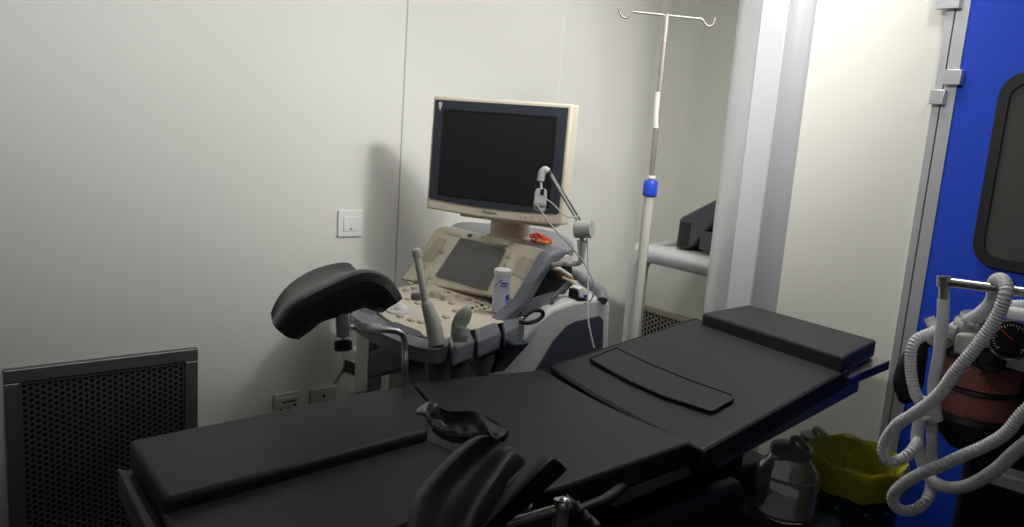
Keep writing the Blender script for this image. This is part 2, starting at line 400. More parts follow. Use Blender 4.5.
bm = NB(); prism(bm, [q0, q1, q3, q2], (0,0,-.05)); obj('plate_edge', bm, M['dsteel'], tb, smooth=False, bevel=.002)
# seat with the cut-out at its foot end
fl, fr, nr = zf(414,382), zf(544,369), zf(692,441)
nl = zf(563,486)
cut = [zf(431.5,403), zf(441,408), zf(452,411), zf(466,413.5), zf(480,415), zf(492,420), zf(502,427), zf(507,433), zf(503,440), zf(494,446), zf(480,451), zf(468,456)]
seatp = [fl]+[fl.lerp(fr, k/6)+Vector((0,.006*math.sin(PI*k/6),0)) for k in range(1,6)]+[fr]+[fr.lerp(nr, k/8)+Vector((0,-.022*math.sin(PI*k/8),0)) for k in range(1,8)]+[nr, nl, zf(520,497)]+list(reversed(cut))
cushion('seat_cushion', seatp, .05, bev=.008)
obj('seat_plate', slab(NB(), [p+Vector((.006,0,-.052)) for p in (fl+Vector((.03,.02,0)), fr+Vector((.03,0,0)), nr+Vector((-.03,0,0)), nl+Vector((-.02,.03,0)))], .012), M['dsteel'], tb, smooth=False)
# wrinkled vinyl flap lying in the cut-out
pxs = [((413,413),(431,402),(446,409),(461,411.5),(478,413),(492,421),(508,430)),
       ((420,414),(432,411),(447,416),(462,420),(477,422),(490,430),(504,435)),
       ((427,417),(434,421),(448,426),(463,429),(476,431),(487,436),(499,439.5)),
       ((430,419),(436,428),(450,432.5),(464,434),(475,434.5),(485,438),(497,441))]
zz = [(.905,.915,.908,.908,.912,.910,.906), (.905,.905,.892,.892,.900,.912,.908), (.903,.885,.880,.880,.888,.902,.908), (.900,.885,.882,.885,.895,.903,.905)]
rows = []
for i in range(4):
    rows.append(catmull([zf(*pxs[i][j], zz[i][j]-.004) for j in range(7)], 6))
rows2 = []
cols = [catmull([rows[i][j] for i in range(4)], 4) for j in range(len(rows[0]))]
rows2 = [[cols[j][i] for j in range(len(cols))] for i in range(len(cols[0]))]
for i, rw in enumerate(rows2):
    for j, p in enumerate(rw):
        p.z += .004*math.sin(j*.9+i*.5)*math.sin(i*.5)+ .003*math.sin(j*.37-i*.8)
o = obj('perineal_flap', loft(NB(), rows2, .004), M['vinyl2'], tb); o['label'] = 'crumpled glossy vinyl flap in the seat cut-out'
obj('cutout_rim', loft(NB(), [[zf(432,427,.90), zf(440,432,.90), zf(452,436,.90), zf(466,437,.90), zf(478,435,.90)], [zf(432,431,.86), zf(440,438,.86), zf(452,443,.86), zf(466,444,.86), zf(478,440,.86)]], .006), M['vinyl'], tb)
# back section, tilted up towards the head
p0 = Vector((-1.2, 1.25, ZT)); nb = Vector((0,-.15,1))
bp = lambda px, py, dz=0: PL(px, py, p0+Vector((0,0,dz)), nb)
bl, bt, br, bn = bp(549,366), bp(695,318), bp(851,368), bp(703,451)
bend = [bn.lerp(bl, k/8)+Vector((0,-.016*math.sin(PI*k/8),-.001)) for k in range(1,8)]
backp = [bl, bt, br, bn]+bend
thv = Vector((0,.0075,-.05))
cushion('backrest_cushion', backp, thv, bev=.010)
obj('backrest_plate', slab(NB(), [p+thv*1.06+Vector((0,0,0)) for p in (bl+Vector((.03,.01,0)), bt+Vector((.03,-.01,0)), br+Vector((-.03,-.01,0)), bn+Vector((-.03,.02,0)))], .014), M['dsteel'], tb, smooth=False)
# inserted pad on the backrest, with its piping
ins = [bp(589,362), bp(614,350), bp(735,401), bp(715,413)]
_e = [(589,362), (615.6,350.6), (645.5,365.2), (691,384), (732,398.5), (733,402.5), (711,415), (663,399.5), (628,383)]
insp = []
for k_ in range(len(_e)):
    a_, b_, c_ = _e[k_-1], _e[k_], _e[(k_+1) % len(_e)]
    A_, B_, C_ = bp(*a_), bp(*b_), bp(*c_)
    insp += [B_+(A_-B_).normalized()*.008, B_+((A_-B_).normalized()+(C_-B_).normalized())*.002, B_+(C_-B_).normalized()*.008] if k_ in (0,1,5,6) else [B_]
obj('insert_pad', prism(NB(), [p+Vector((0,0,.008)) for p in insp], (0,.001,-.012)), M['vinyl'], tb, bevel=.004, seg=3)
obj('insert_piping', tube(NB(), [p+Vector((0,0,.0075)) for p in insp], .0032, 8, closed=True), M['pipe'], tb)
bm = NB(); tube(bm, [p+Vector((0,.0005,-.0035)) for p in [bl, bt, br, bn]+bend], .0028, 6, closed=True); obj('cushion_piping', bm, M['pipe'], tb)
# head cushion on its steel plate
ZH = 1.012
hp = [zf(702,312.5,ZH), zf(749,304.5,ZH), zf(877,340,ZH), zf(844,357,ZH)]
cushion('head_cushion', hp, .045, bev=.008)
hpl = [hp[0]+Vector((.04,-.0,-.047)), hp[1]+Vector((.04,-.02,-.047)), zf(889,360,.965), zf(850,378,.965)]
obj('head_plate', slab(NB(), hpl, .006), M['steel'], tb, smooth=False)
obj('head_plate_lip', prism(NB(), [zf(850,377,.966), zf(890,361,.966), zf(890,361,.966)+Vector((0,0,-.022)), zf(850,377,.966)+Vector((0,0,-.022))], (-.004,0,0)), M['dsteel'], tb, smooth=False)
# side rails on the near side
ra, rb = bp(716,462,-.07), bp(857,386,-.07)
obj('side_rail', obox(NB(), (ra+rb)/2, rb-ra, (rb-ra).cross(Vector((0,0,1))), (0,0,1), (rb-ra).length, .010, .026), M['railm'], tb, smooth=False, bevel=.002)
dv = (rb-ra).normalized(); sv = dv.cross(Vector((0,0,1))).normalized()
obj('frame_beam', obox(NB(), (ra+rb)/2-sv*.035+Vector((0,0,.006)), rb-ra, sv, (0,0,1), (rb-ra).length*.98, .02, .04), M['dsteel'], tb, smooth=False, bevel=.003)
for t_ in (.10, .5, .9):
    p = ra.lerp(rb, t_); obj('rail_spacer', obox(NB(), p-sv*.015, dv, sv, (0,0,1), .022, .024, .018), M['dsteel'], tb, smooth=False)
for t_ in (.22, .36):
    p = ra.lerp(rb, t_)+sv*.006; obj('rail_screw', lathe(NB(), [(.006,0),(.005,.003)], p, sv, 12), M['steel'], tb)
sa, sb = zf(612,500,.83), zf(697,466,.83)
obj('side_rail', obox(NB(), (sa+sb)/2, sb-sa, (sb-sa).cross(Vector((0,0,1))), (0,0,1), (sb-sa).length, .010, .026), M['railm'], tb, smooth=False, bevel=.002)
d2 = (sb-sa).normalized(); s2v = d2.cross(Vector((0,0,1))).normalized()
obj('frame_beam', obox(NB(), (sa+sb)/2-s2v*.03+Vector((-.01,-.02,0)), sb-sa, s2v, (0,0,1), (sb-sa).length*1.0, .024, .045), M['dsteel'], tb, smooth=False, bevel=.003)
obj('hinge_joint', cyl(NB(), zf(700,468,.84)+Vector((-.03,0,0)), zf(712,462,.84)+Vector((.0,.0,0)), .022), M['black'], tb)
# pedestal and base
obj('pedestal', box(NB(), (-1.40,1.02,.20), (-1.00,1.54,.72)), M['teal'], tb, bevel=.02)
obj('pedestal_head', box(NB(), (-1.36,1.02,.74), (-1.00,1.52,.832)), M['black'], tb, bevel=.01)
obj('base', prism(NB(), [(-1.42,.45,.05),(-.98,.45,.05),(-.94,1.1,.05),(-.98,1.48,.05),(-1.42,1.48,.05),(-1.46,1.1,.05)], (0,0,.17)), M['teal'], tb, bevel=.03, seg=3)
for x, y in ((-1.36,.55),(-1.04,.55),(-1.36,1.40),(-1.04,1.40)):
    obj('castor', cyl(NB(), (x-.014,y,.035), (x+.014,y,.035), .035), M['rubber'], tb)

# ---- leg crutches, clamped to the table
def crutch(name, lab, grid, th, m=None):
    m = m or M['vinyl2']
    rows = [catmull(r, 6) for r in grid]; cols = [catmull([rows[i][j] for i in range(len(rows))], 5) for j in range(len(rows[0]))]
    rr = [[cols[j][i] for j in range(len(cols))] for i in range(len(cols[0]))]
    hub = obj(name, loft(NB(), rr, th), m, tb, bevel=.004, seg=2); hub['label'] = lab
    return hub
# far one: rows from the far rim to the near rim, left (outer) to right (inner)
g = [[Dp(272,316,1.83), Dp(283,299,1.85), Dp(297,286,1.87), Dp(318,274.5,1.88), Dp(342.5,268,1.87), Dp(351,271,1.86), Dp(359,277,1.84)],
     [Dp(276,323,1.81), Dp(288,306,1.81), Dp(302,295,1.81), Dp(324,286,1.81), Dp(347,279,1.81), Dp(362,280,1.81), Dp(372,288,1.81)],
     [Dp(277,327,1.71), Dp(290,311,1.7), Dp(304,302.5,1.69), Dp(330,290,1.69), Dp(364,276.5,1.69), Dp(386,283.5,1.69), Dp(398,299.5,1.69)],
     [Dp(285,334,1.69), Dp(299,322,1.69), Dp(314,311,1.69), Dp(338,300,1.69), Dp(366,290,1.69), Dp(381,296,1.69), Dp(391,306,1.69)],
     [Dp(296,336,1.73), Dp(308,326,1.73), Dp(319,316,1.73), Dp(341,309,1.73), Dp(363,302,1.73), Dp(373,305,1.73), Dp(384,308.5,1.73)]]
h1 = crutch('leg_crutch_pad', 'padded leg crutch on its bent rod at the far side', g, lambda u, v: -.010-.006*math.sin(PI*v))
# hanging inner flange
b0 = Dp(404,392,1.80); D_ = 1.78
rod = [zf(405,396,.84), Dp(405,372,D_), Dp(405,350,D_), Dp(404,338,D_), Dp(400,332.5,D_-.005), Dp(392,330.5,D_-.01), Dp(378,329.5,D_-.02), Dp(362,328,D_-.03), Dp(350,326,D_-.04)]
obj('crutch_rod', tube(NB(), catmull(rod, 6), .0070, 14), M['steel'], tb)
obj('rod_sleeve', cyl(NB(), Dp(381,329.6,D_-.02), Dp(357,327.5,D_-.035), .0115), M['offw'], tb)
cl = obj('crutch_clamp', cyl(NB(), Dp(342,311,D_-.05), Dp(343,337,D_-.05), .0150), M['steel'], tb)
obj('pivot_pin', cyl(NB(), Dp(338,295,D_-.05), Dp(342,314,D_-.05), .0095), M['steel'], cl)
obj('clamp_knob', lathe(NB(), [(.014,0),(.020,.003),(.020,.020),(.015,.024)], Dp(343.5,351,D_-.05), (Dp(343,340,D_)-Dp(343.5,351,D_)), 10), M['black'], cl)
obj('knob_stem', cyl(NB(), Dp(343,336,D_-.05), Dp(343.4,346,D_-.05), .005), M['steel'], cl)
for py in (312, 320, 329):
    obj('clamp_screw', lathe(NB(), [(.0045,0),(.004,.004)], Dp(351,py,D_-.055), r_, 10), M['steel'], cl)
obj('rod_clamp', box(NB(), zf(398,390,.885)+Vector((-.012,-.01,-.045)), zf(398,390,.885)+Vector((.026,.03,.0))), M['dsteel'], tb, bevel=.003)
# near one, seen end on and large
g = [[Dp(404,540,1.15), Dp(414,497,1.20), Dp(438,467,1.24), Dp(458,448,1.27), Dp(473,437,1.29), Dp(484,434.5,1.30)],
     [Dp(414,540,1.13), Dp(425,499,1.18), Dp(447,469,1.22), Dp(466,450,1.25), Dp(481,438,1.27), Dp(491,436,1.28)],
     [Dp(430,542,1.155), Dp(443,502,1.20), Dp(462,476,1.24), Dp(479,458,1.27), Dp(492,446,1.29), Dp(500,441,1.30)],
     [Dp(446,543,1.15), Dp(462,504,1.195), Dp(479,478,1.235), Dp(494,460,1.265), Dp(505,449,1.285), Dp(510,446,1.29)],
     [Dp(460,545,1.10), Dp(477,504,1.15), Dp(493,478,1.19), Dp(506,462,1.22), Dp(514,453,1.24), Dp(517,452,1.25)],
     [Dp(473,547,1.13), Dp(490,507,1.17), Dp(506,484,1.21), Dp(518,471,1.24), Dp(525,464,1.26), Dp(524,459,1.26)]]
h2 = crutch('leg_crutch_pad', 'padded leg crutch at the near side, cut off by the frame', g, lambda u, v: .018+.01*math.sin(PI*v))
g = [[Dp(466,535,1.15), Dp(488,508,1.17), Dp(510,482,1.19), Dp(528,463,1.21), Dp(541,452,1.23), Dp(550,456,1.24)],
     [Dp(474,537,1.12), Dp(498,513,1.14), Dp(522,489,1.16), Dp(541,470,1.18), Dp(553,459,1.20), Dp(559,461,1.21)],
     [Dp(486,540,1.15), Dp(510,521,1.17), Dp(532,503,1.19), Dp(548,488,1.20), Dp(560,477,1.22), Dp(567,470,1.23)]]
cr = crutch('crutch_strap', 'black folded strap pad beside the near crutch', g, lambda u, v: .014, M['vind'])
r0 = [Dp(506,523,1.20), Dp(530,517,1.21), Dp(561,508,1.22)]
obj('crutch_rod', tube(NB(), r0, .0075, 14), M['steel'], tb)
c2 = obj('crutch_clamp', cyl(NB(), Dp(562,499,1.22), Dp(560,530,1.22), .0125), M['steel'], tb)
obj('clamp_head', ball(NB(), Dp(563,506,1.22), .015), M['steel'], c2)
obj('clamp_plate', obox(NB(), Dp(521,508,1.225), r_-Vector((0,0,-.3)), (0,0,1), f_, .035, .016, .010), M['steel'], c2, bevel=.002)
for (x, y) in ((576,503),(584,512),(591,519)):
    obj('clamp_screw', cyl(NB(), Dp(x,y,1.235), Dp(x+5,y+8,1.225), .0055), M['dsteel'], c2)
obj('clamp_arm', obox(NB(), Dp(583,515,1.26), Dp(600,530,1.26)-Dp(565,500,1.26), (0,0,1), f_, .07, .02, .02), M['dsteel'], c2, bevel=.003)
obj('rod_support', tube(NB(), [Dp(578,512,1.26), Dp(606,500,1.30), zf(640,488,.83)+Vector((-.03,0,0))], .010), M['black'], tb)

# ================================================================ ULTRASOUND MACHINE
US = thing('ultrasound_machine', (-1.9, 1.4, 0), 'cream and grey ultrasound machine with large monitor by the left wall', 'ultrasound machine')
ZD = .97
zd = lambda px, py, z=ZD: P(px, py, 'z', z)
# cream deck
deck = catmull([zd(389,288), zd(376,294), zd(371,300), zd(380,313), zd(400,326), zd(420,334), zd(438,338), zd(452,335), zd(466,330), zd(484,323), zd(502,316), zd(516,309)], 5)
deck = deck+[Vector((-1.66,1.385,ZD)), Vector((-2.12,1.385,ZD))]
dk = obj('control_deck', prism(NB(), deck, (0,0,-.02)), M['cream'], US, bevel=.004, seg=3)
# upright cream panel carrying the touch screen
uy0, uz0, uy1, uz1 = 1.352, .962, 1.462, 1.146
un = Vector((0, -(uz1-uz0), uy1-uy0)).normalized(); up_ = Vector((0, uy1-uy0, uz1-uz0)).normalized()
pu = lambda px, py, off=0: PL(px, py, Vector((0,uy0,uz0))+un*off, un)
cp = catmull([pu(401,279), pu(417,257), pu(432,234), pu(441,226.5), pu(455,227), pu(500,239), pu(538,247.5), pu(545,253), pu(541,266), pu(530,287), pu(521,301)], 5)
pan = obj('upper_panel', prism(NB(), cp, -un*.03), M['cream'], US, bevel=.004, seg=3)
tsc = [pu(461,238,.002), pu(506,249.5,.002), pu(487,291,.002), pu(436,275.5,.002)]
obj('touch_screen', prism(NB(), tsc, un*.0025), M['touch'], US, smooth=False)
for q in ([(438,237),(446,240),(432,262),(422,259)], [(522,256),(536,260),(527,280),(513,274)]):
    obj('speaker_inset', prism(NB(), [pu(*k, .001) for k in q], un*.0015), M['cream2'], pan, smooth=False)
for q in ([(447,230.5),(462,233.5),(460,236),(446,233)], [(468,232.5),(506,242.5),(503,248),(466,238)]):
    obj('sticker', prism(NB(), [pu(*k, .001) for k in q], un*.0012), M['label'], pan, smooth=False)
obj('sticker', prism(NB(), [pu(*k, .0022) for k in [(482,235),(508,241.8),(507,244),(481,237.2)]], un*.0008), M['yel'], pan, smooth=False)
obj('sticker_print', prism(NB(), [pu(*k, .0022) for k in [(469,233.5),(473,234.5),(471,237.5),(467,236.5)]], un*.0009), M['inkd'], pan, smooth=False)
for (x, y) in ((510,256),(506,266),(425,266),(431,277),(427,283),(442,251)):
    obj('panel_button', lathe(NB(), [(.009,0),(.008,.005)], pu(x,y), un, 14), M['cream2'], pan)
# keys on the deck
def key(x, y, w, d, h=.006, m=M['cream2'], z=ZD): 
    c = zd(x, y); return obj('key', box(NB(), (c.x-w/2,c.y-d/2,z-.001), (c.x+w/2,c.y+d/2,z+h)), m, dk, bevel=.002)
for (x, y) in ((398,296),(406,291),(414,289),(424,293),(392,303),(408,300),(418,304),(450,293),(458,297),(468,300),(478,303),(452,304),(446,318),(437,321),(463,322),(400,317),(411,321),(421,323),(456,312),(410,284),(418,281),(428,285)):
    key(x, y, .020, .014)
for k in range(7): key(467+k*5, 310.5-k*1.5, .008, .009, m=M['inkd'] if k % 2 else M['cream2'])
for k in range(7): key(471+k*4.6, 313.5-k*1.4, .008, .009, m=M['cream2'])
obj('trackball_ring', lathe(NB(), [(.042,0),(.040,.005),(.027,.006)], zd(401,311.5), (0,0,1)), M['offw'], dk)
obj('trackball', ball(NB(), zd(401,311)+Vector((0,0,.002)), .020, 20), M['white'], dk)
for (x, y) in ((416,299.5),(435,297),(446,300)):
    obj('dial', lathe(NB(), [(.016,0),(.015,.016),(.011,.018)], zd(x,y), (0,0,1), 18), M['greyd'] if x < 430 else M['cream2'], dk)
# bumper around the deck
ob = catmull([zd(372,283), zd(347,289), zd(340,299), zd(346,310), zd(366,325), zd(392,338), zd(418,347), zd(438,349), zd(447,346)], 6)
ib = catmull([zd(384,290), zd(372,296), zd(368,301), zd(377,314), zd(398,328), zd(418,336.5), zd(432,340), zd(444,341), zd(449,341)], 6)
bm = NB(); prism(bm, ob+list(reversed(ib)), (0,0,-.035)); obj('front_bumper', bm, M['grey'], US, bevel=.008, seg=3)
for q in ([(352,300),(362,299),(378,311),(372,315),(360,311)], [(385,323),(396,322),(420,331),(425,337),(405,334)]):
    obj('handle_slot', prism(NB(), [zd(*k, ZD+.0005) for k in q], (0,0,-.002)), M['greyd'], US, smooth=False)
obj('deck_tray', prism(NB(), [p+Vector((0,0,-.022)) for p in [zd(368,300), zd(400,328), zd(440,340), zd(500,330), zd(522,312)]]+[Vector((-1.66,1.40,ZD-.022)), Vector((-2.12,1.40,ZD-.022))], (0,0,-.035)), M['greyd'], US, bevel=.006)
# right side arm of the console, grey, sweeping up to the hood
sx = -1.635
prof = [(549,254),(562,249),(571,250),(567,256),(555,265),(545,279),(535,297),(524,311),(513,323),(509,341),(500,350),(491,341),(497,323),(511,311),(522,301),(533,283),(543,265)]
bm = NB(); prism(bm, [P(x, y, 'x', sx) for x, y in prof], (-.045,0,0)); obj('side_arm', bm, M['grey'], US, bevel=.010, seg=3)
hz = 1.138
hood = catmull([P(450,226,'z',hz), P(460,222,'z',hz), P(485,223,'z',hz), P(530,227,'z',hz), P(558,233,'z',hz), P(573,242,'z',hz), P(571,249,'z',hz), P(556,252,'z',hz)], 5)+[Vector((-1.66,1.478,hz)), Vector((-2.10,1.478,hz))]
obj('hood', prism(NB(), hood, (0,0,-.03)), M['grey'], US, bevel=.006, seg=3)
# body
bx = -1.60
side = [(487,378),(519,341),(537,322),(552,309),(575,300.5),(605,297.5),(611,303),(610,330),(609,352)]
sp = [P(x, y, 'x', bx) for x, y in side]
yb_ = sp[-1].y
body = sp+[Vector((bx, yb_+.01, .2)), Vector((bx, sp[0].y-.02, .2))]
obj('body_shell', prism(NB(), body, (-.50,0,0)), M['lgrey'], US, bevel=.012, seg=3)
ins_ = [P(x, y, 'x', bx+.002) for x, y in ((530,378),(553,340),(566,325),(574,321),(599,315.5),(603,320),(602,352))]
insb = ins_+[Vector((bx+.002, ins_[-1].y, .45)), Vector((bx+.002, ins_[0].y, .45))]
obj('side_panel', prism(NB(), insb, (.004,0,0)), M['navy'], US, bevel=.002)
# neck under the deck
obj('console_neck', prism(NB(), [P(452,348,'y',1.24), P(503,338,'y',1.24), P(516,345,'y',1.24), P(490,374,'y',1.24), P(470,392,'y',1.24), P(456,392,'y',1.24)], (0,.05,0)), M['navy'], US, bevel=.006)
ns = obj('neck_base', box(NB(), (-2.02,1.26,.30), (-1.72,1.44,.93)), M['greyd'], US, bevel=.01)
lb = [P(x, y, 'y', 1.236) for x, y in ((462,346),(488,356),(486,368),(461,358))]
obj('warning_label', prism(NB(), lb, (0,-.0015,0)), M['label'], ns, smooth=False)
lb = [P(x, y, 'y', 1.234) for x, y in ((468,347.5),(486,354),(485,357),(473,353.5))]
obj('warning_label', prism(NB(), lb, (0,-.0015,0)), M['yel'], ns, smooth=False)
obj('front_foot', box(NB(), (-2.14,1.08,.10), (-1.60,1.70,.26)), M['lgrey'], US, bevel=.03, seg=3)
for x, y in ((-2.06,1.16),(-1.68,1.16),(-2.06,1.64),(-1.68,1.64)):
    obj('castor', cyl(NB(), (x-.02,y,.05), (x+.02,y,.05), .05), M['rubber'], US)
# light bracket and grey drawer box at the left, under the bumper
obj('left_column', prism(NB(), [P(x, y, 'y', 1.13) for x, y in ((357,322),(370,326),(367,392),(353,394))], (0,.05,0)), M['offw'], US, bevel=.005)
obj('drawer_box', prism(NB(), [P(x, y, 'y', 1.10) for x, y in ((370,352),(402,342),(405,368),(369,378))], (0,.14,0)), M['greyd'], US, bevel=.004)
lp = catmull([P(x, y, 'y', 1.15) for x, y in ((342,352),(343,362),(340,372),(333,383))], 6)
lo = [P(333,383,'y',1.15), P(350,391,'y',1.15), P(356,392,'y',1.15), P(358,384,'y',1.15), P(341,379,'y',1.15)]
obj('cable_bracket', prism(NB(), [P(x, y, 'y', 1.15) for x, y in ((333,384),(340,373),(358,380),(360,394),(352,394))], (0,.10,0)), M['white'], US, bevel=.003)
obj('cable_bracket', prism(NB(), [P(x, y, 'y', 1.15) for x, y in ((341,352),(350,347),(361,355),(361,366),(342,359))], (0,.10,0)), M['white'], US, bevel=.003)
obj('cable_bracket', prism(NB(), [P(x, y, 'y', 1.17) for x, y in ((343,355),(362,362),(360,386),(341,379))], (0,.09,0)), M['black'], US, bevel=.003)
obj('cable_bracket', tube(NB(), catmull([P(x, y, 'y', 1.15) for x, y in ((342,354),(344,363),(341,373),(334,383))], 5), .004), M['white'], US)
# pole cover (dark side panel) beneath the side arm, cables in the gap
obj('cable_bay', prism(NB(), [P(x, y, 'x', -1.675) for x, y in ((548,268),(572,263),(574,284),(560,299),(530,312),(520,312))], (-.25,0,0)), M['black'], US, bevel=.004)
obj('bay_cover', prism(NB(), [P(x, y, 'x', -1.665) for x, y in ((546,259),(571,256),(575,264),(549,269))], (-.27,0,0)), M['offw'], US, smooth=False)
cb = NB()
for k in range(8):
    pts = [P(572-k*2, 275+k*2.4, 'x', -1.655+.004*k), P(566-k*2, 288+k*1.5, 'x', -1.655+.004*k), P(552, 293+k*1.8, 'x', -1.655+.004*k), P(534, 299+k*2.4, 'x', -1.645), P(521, 309+k*2, 'x', -1.65)]
    tube(cb, catmull(pts, 8), .0032, 8)
o = obj('cable_bundle', cb, M['grey'], US); o['label'] = 'dark grey cables looping under the console'
cb = NB()
for k in range(4): tube(cb, catmull([P(552+k*2, 268+k*2, 'x', -1.655), P(562+k, 271+k*2, 'x', -1.645), P(572+k, 277+k*2.2, 'x', -1.640)], 5), .0028 if k else .005, 8)
o = obj('connector_leads', cb, M['orange'], US)
obj('connector_plug', tube(NB(), [P(551,267,'x',-1.637), P(560,269.5,'x',-1.637), P(570,276,'x',-1.637)], .006, 10), M['pale'], US)
obj('connector_plug', tube(NB(), [P(562,277,'x',-1.637), P(575,283,'x',-1.637)], .004, 10), M['pale'], US)
# black cable loop on the body's front edge
obj('cable_loop', tube(NB(), catmull([P(x, y, 'x', -1.585) for x, y in ((524,316),(532,311),(541,311),(543,315),(538,320),(528,323),(520,322))], 6), .0055, 10), M['rubber'], US)
# rear handle
obj('rear_handle', tube(NB(), catmull([Vector((-2.05,1.70,1.03)), P(573,274,'y',1.72), P(584,281,'y',1.70), P(594,287,'y',1.68), P(601,293,'y',1.64), P(602,301,'y',1.62)], 6), .016, 12), M['grey'], US)
# monitor
ml, mr = Vector((-2.17,1.385)), Vector((-1.75,1.56))
P1 = Dp(430,97,2.42); 
mR = P(570,104.5,'y',1.50); mLd = 2.36
dR = (mR-EYE).dot(f_); mL = Dp(431,97,dR/.925); mLb = Dp(428.5,209,dR/.925); mRb = Dp(564,225.5,dR)
c = (mL+mR+mLb+mRb)/4; wv = ((mR-mL)+(mRb-mLb))/2; hv = ((mL-mLb)+(mR-mRb))/2
wv.z = 0; wl = wv.length; wd = wv.normalized(); hd = Vector((0,0,1))+wd.cross(Vector((0,0,1)))*-.03; hd = (hd-wd*hd.dot(wd)).normalized(); hl = hv.length; nm = wd.cross(hd)*-1
if nm.dot(EYE-c) < 0: nm = -nm
def mp(u, v, o=0): return c+wd*(u*wl/2)+hd*(v*hl/2)+nm*o
mon = obj('monitor', NB(), M['cream'], US) if False else None
bm = NB()
def ring(u, v, o, bow=0):
    pts = []
    for k in range(9): s = -1+k/4; pts.append(mp(s*u, v+bow*.0, o))
    for k in range(9): s = 1-k/4; pts.append(mp(s*u, -v-bow*(1-s*s), o))
    return pts
front = ring(1, 1, 0, .03)
prism(bm, front, -nm*.055)
cas = obj('monitor_casing', bm, M['cream'], US, bevel=.006, seg=3)
back = NB()
a_ = [mp(-.93,.93,-.055), mp(.93,.93,-.055), mp(.93,-.93,-.055), mp(-.93,-.93,-.055)]
b_ = [mp(-.72,.7,-.10), mp(.72,.7,-.10), mp(.72,-.75,-.10), mp(-.72,-.75,-.10)]
va = [back.verts.new(p) for p in a_]; vb = [back.verts.new(p) for p in b_]
back.faces.new(va); back.faces.new(vb)
for k in range(4): back.faces.new((va[k],va[(k+1)%4],vb[(k+1)%4],vb[k]))
obj('rear_shell', back, M['cream'], cas, bevel=.004)
bz = [mp(-.955,.935,.001), mp(.955,.935,.001)]+[mp(.955-1.91*k/8, -.80-.055*(1-(1-k/4)**2), .001) for k in range(9)]
obj('bezel', prism(NB(), bz, nm*.004), M['bezel'], cas, smooth=False, bevel=.001)
su = (-.78,.80,.76,-.70)
obj('screen', prism(NB(), [mp(su[0],su[2],.0055), mp(su[1],su[2],.0055), mp(su[1],su[3],.0055), mp(su[0],su[3],.0055)], nm*.0008), M['screen'], cas, smooth=False)
bm = NB()
for (u0,u1,v0,v1) in ((su[0]-.02,su[1]+.02,su[2],su[2]+.02),(su[0]-.02,su[1]+.02,su[3]-.02,su[3]),(su[0]-.02,su[0],su[3],su[2]),(su[1],su[1]+.02,su[3],su[2])):
    prism(bm, [mp(u0,v0,.005), mp(u1,v0,.005), mp(u1,v1,.005), mp(u0,v1,.005)], nm*.003)
obj('screen_rim', bm, M['rubber'], cas, smooth=False)
lg = [mp(-.87+.028*x, .83+.05*y, .0055) for x, y in ((-1,.9),(-.6,1.3),(.6,1.3),(1,.9),(.85,0),(.35,-1.2),(0,-1.7),(-.35,-1.2),(-.85,0))]
obj('emblem', prism(NB(), lg, nm*.0008), M['lgrey'], cas, smooth=False)
text('brand_lettering', 'Medison', .014, mp(-.03,-.958,.0008), wd, hd, M['grey'], cas)
for u in (.42,.50,.58,.72,.80):
    obj('monitor_button', lathe(NB(), [(.0045,0),(.004,.0015)], mp(u,-.93,.0), nm, 10), M['cream2'], cas)
# neck of the monitor
nk = P(503,236,'y',1.56)
nc = mp(.03,-1,-.12)
obj('monitor_neck', lathe(NB(), [(.070,0),(.070,.016),(.060,.022),(.058,nc.z-1.135+.02)], (nc.x, nc.y, 1.135), (0,0,1), 28), M['cream2'], US)
obj('neck_bracket', obox(NB(), mp(.12,-1.0,-.07), wd, nm, hd, .30, .06, .03), M['cream2'], US, bevel=.004)
# red beads in the hood's tray
bd = NB()
ctr = P(537,241,'z',1.142)
for k in range(110):
    a = random.random()*2*PI; rr = math.sqrt(random.random())
    ball(bd, ctr+Vector((math.cos(a)*rr*.060, math.sin(a)*rr*.04, .004+.020*(1-rr))), .0048, 6)
o = obj('bead_string', bd, M['redm']); tag(o, 'small heap of red and orange beads on the ultrasound console top', 'beads')
bd = NB()
for k in range(30):
    a = random.random()*2*PI; rr = math.sqrt(random.random())
    ball(bd, ctr+Vector((.045+math.cos(a)*rr*.018, -.018+math.sin(a)*rr*.02, .006)), .0045, 6)
obj('orange_beads', bd, M['orange'], o)
# articulated cable arm
ca = US
dA = 1.98
bk = [P(548,266,'y',1.60), Dp(562,264,dA), Dp(574,264,dA), Dp(580,262,dA), Dp(581,254,dA), Dp(582,238,dA)]
obj('cable_arm_bracket', tube(NB(), catmull(bk, 5), .0065, 10), M['offw'], US)
j1 = Dp(583,229.5,dA)
obj('arm_socket', tube(NB(), [Dp(582,240,dA), Dp(581,262,dA)], lambda t: .0125-.006*t, 14), M['offw'], US)
obj('arm_joint', cyl(NB(), j1-r_*.018-f_*.004, j1+r_*.020-f_*.022, .0215, 28), M['offw'], US)
obj('cable_arm', tube(NB(), [Dp(581,224,dA), Dp(549,172,dA-.02)], .0060, 10), M['dsteel'], US)
obj('cable_arm', tube(NB(), [Dp(578,221,dA-.012), Dp(551,175,dA-.032)], .0030, 8), M['lgrey'], US)
obj('arm_elbow', tube(NB(), catmull([Dp(548,172,dA-.02), Dp(545,170,dA-.02), Dp(542,173,dA-.02), Dp(540.5,181,dA-.02)], 5), .0095, 12), M['lgrey'], US)
obj('arm_link', cyl(NB(), Dp(541,182,dA-.02), Dp(541.5,190,dA-.02), .0035), M['lgrey'], US)
bm = NB(); o2 = [Dp(541+x, 200+y, dA-.03) for x, y in ((-4,-12),(5,-11),(6,-8),(5,10),(3,12),(-6,11),(-8,8),(-6,-9))]
prism(bm, o2, f_*.008); ch = obj('cable_clip', bm, M['lgrey'], US, bevel=.002)
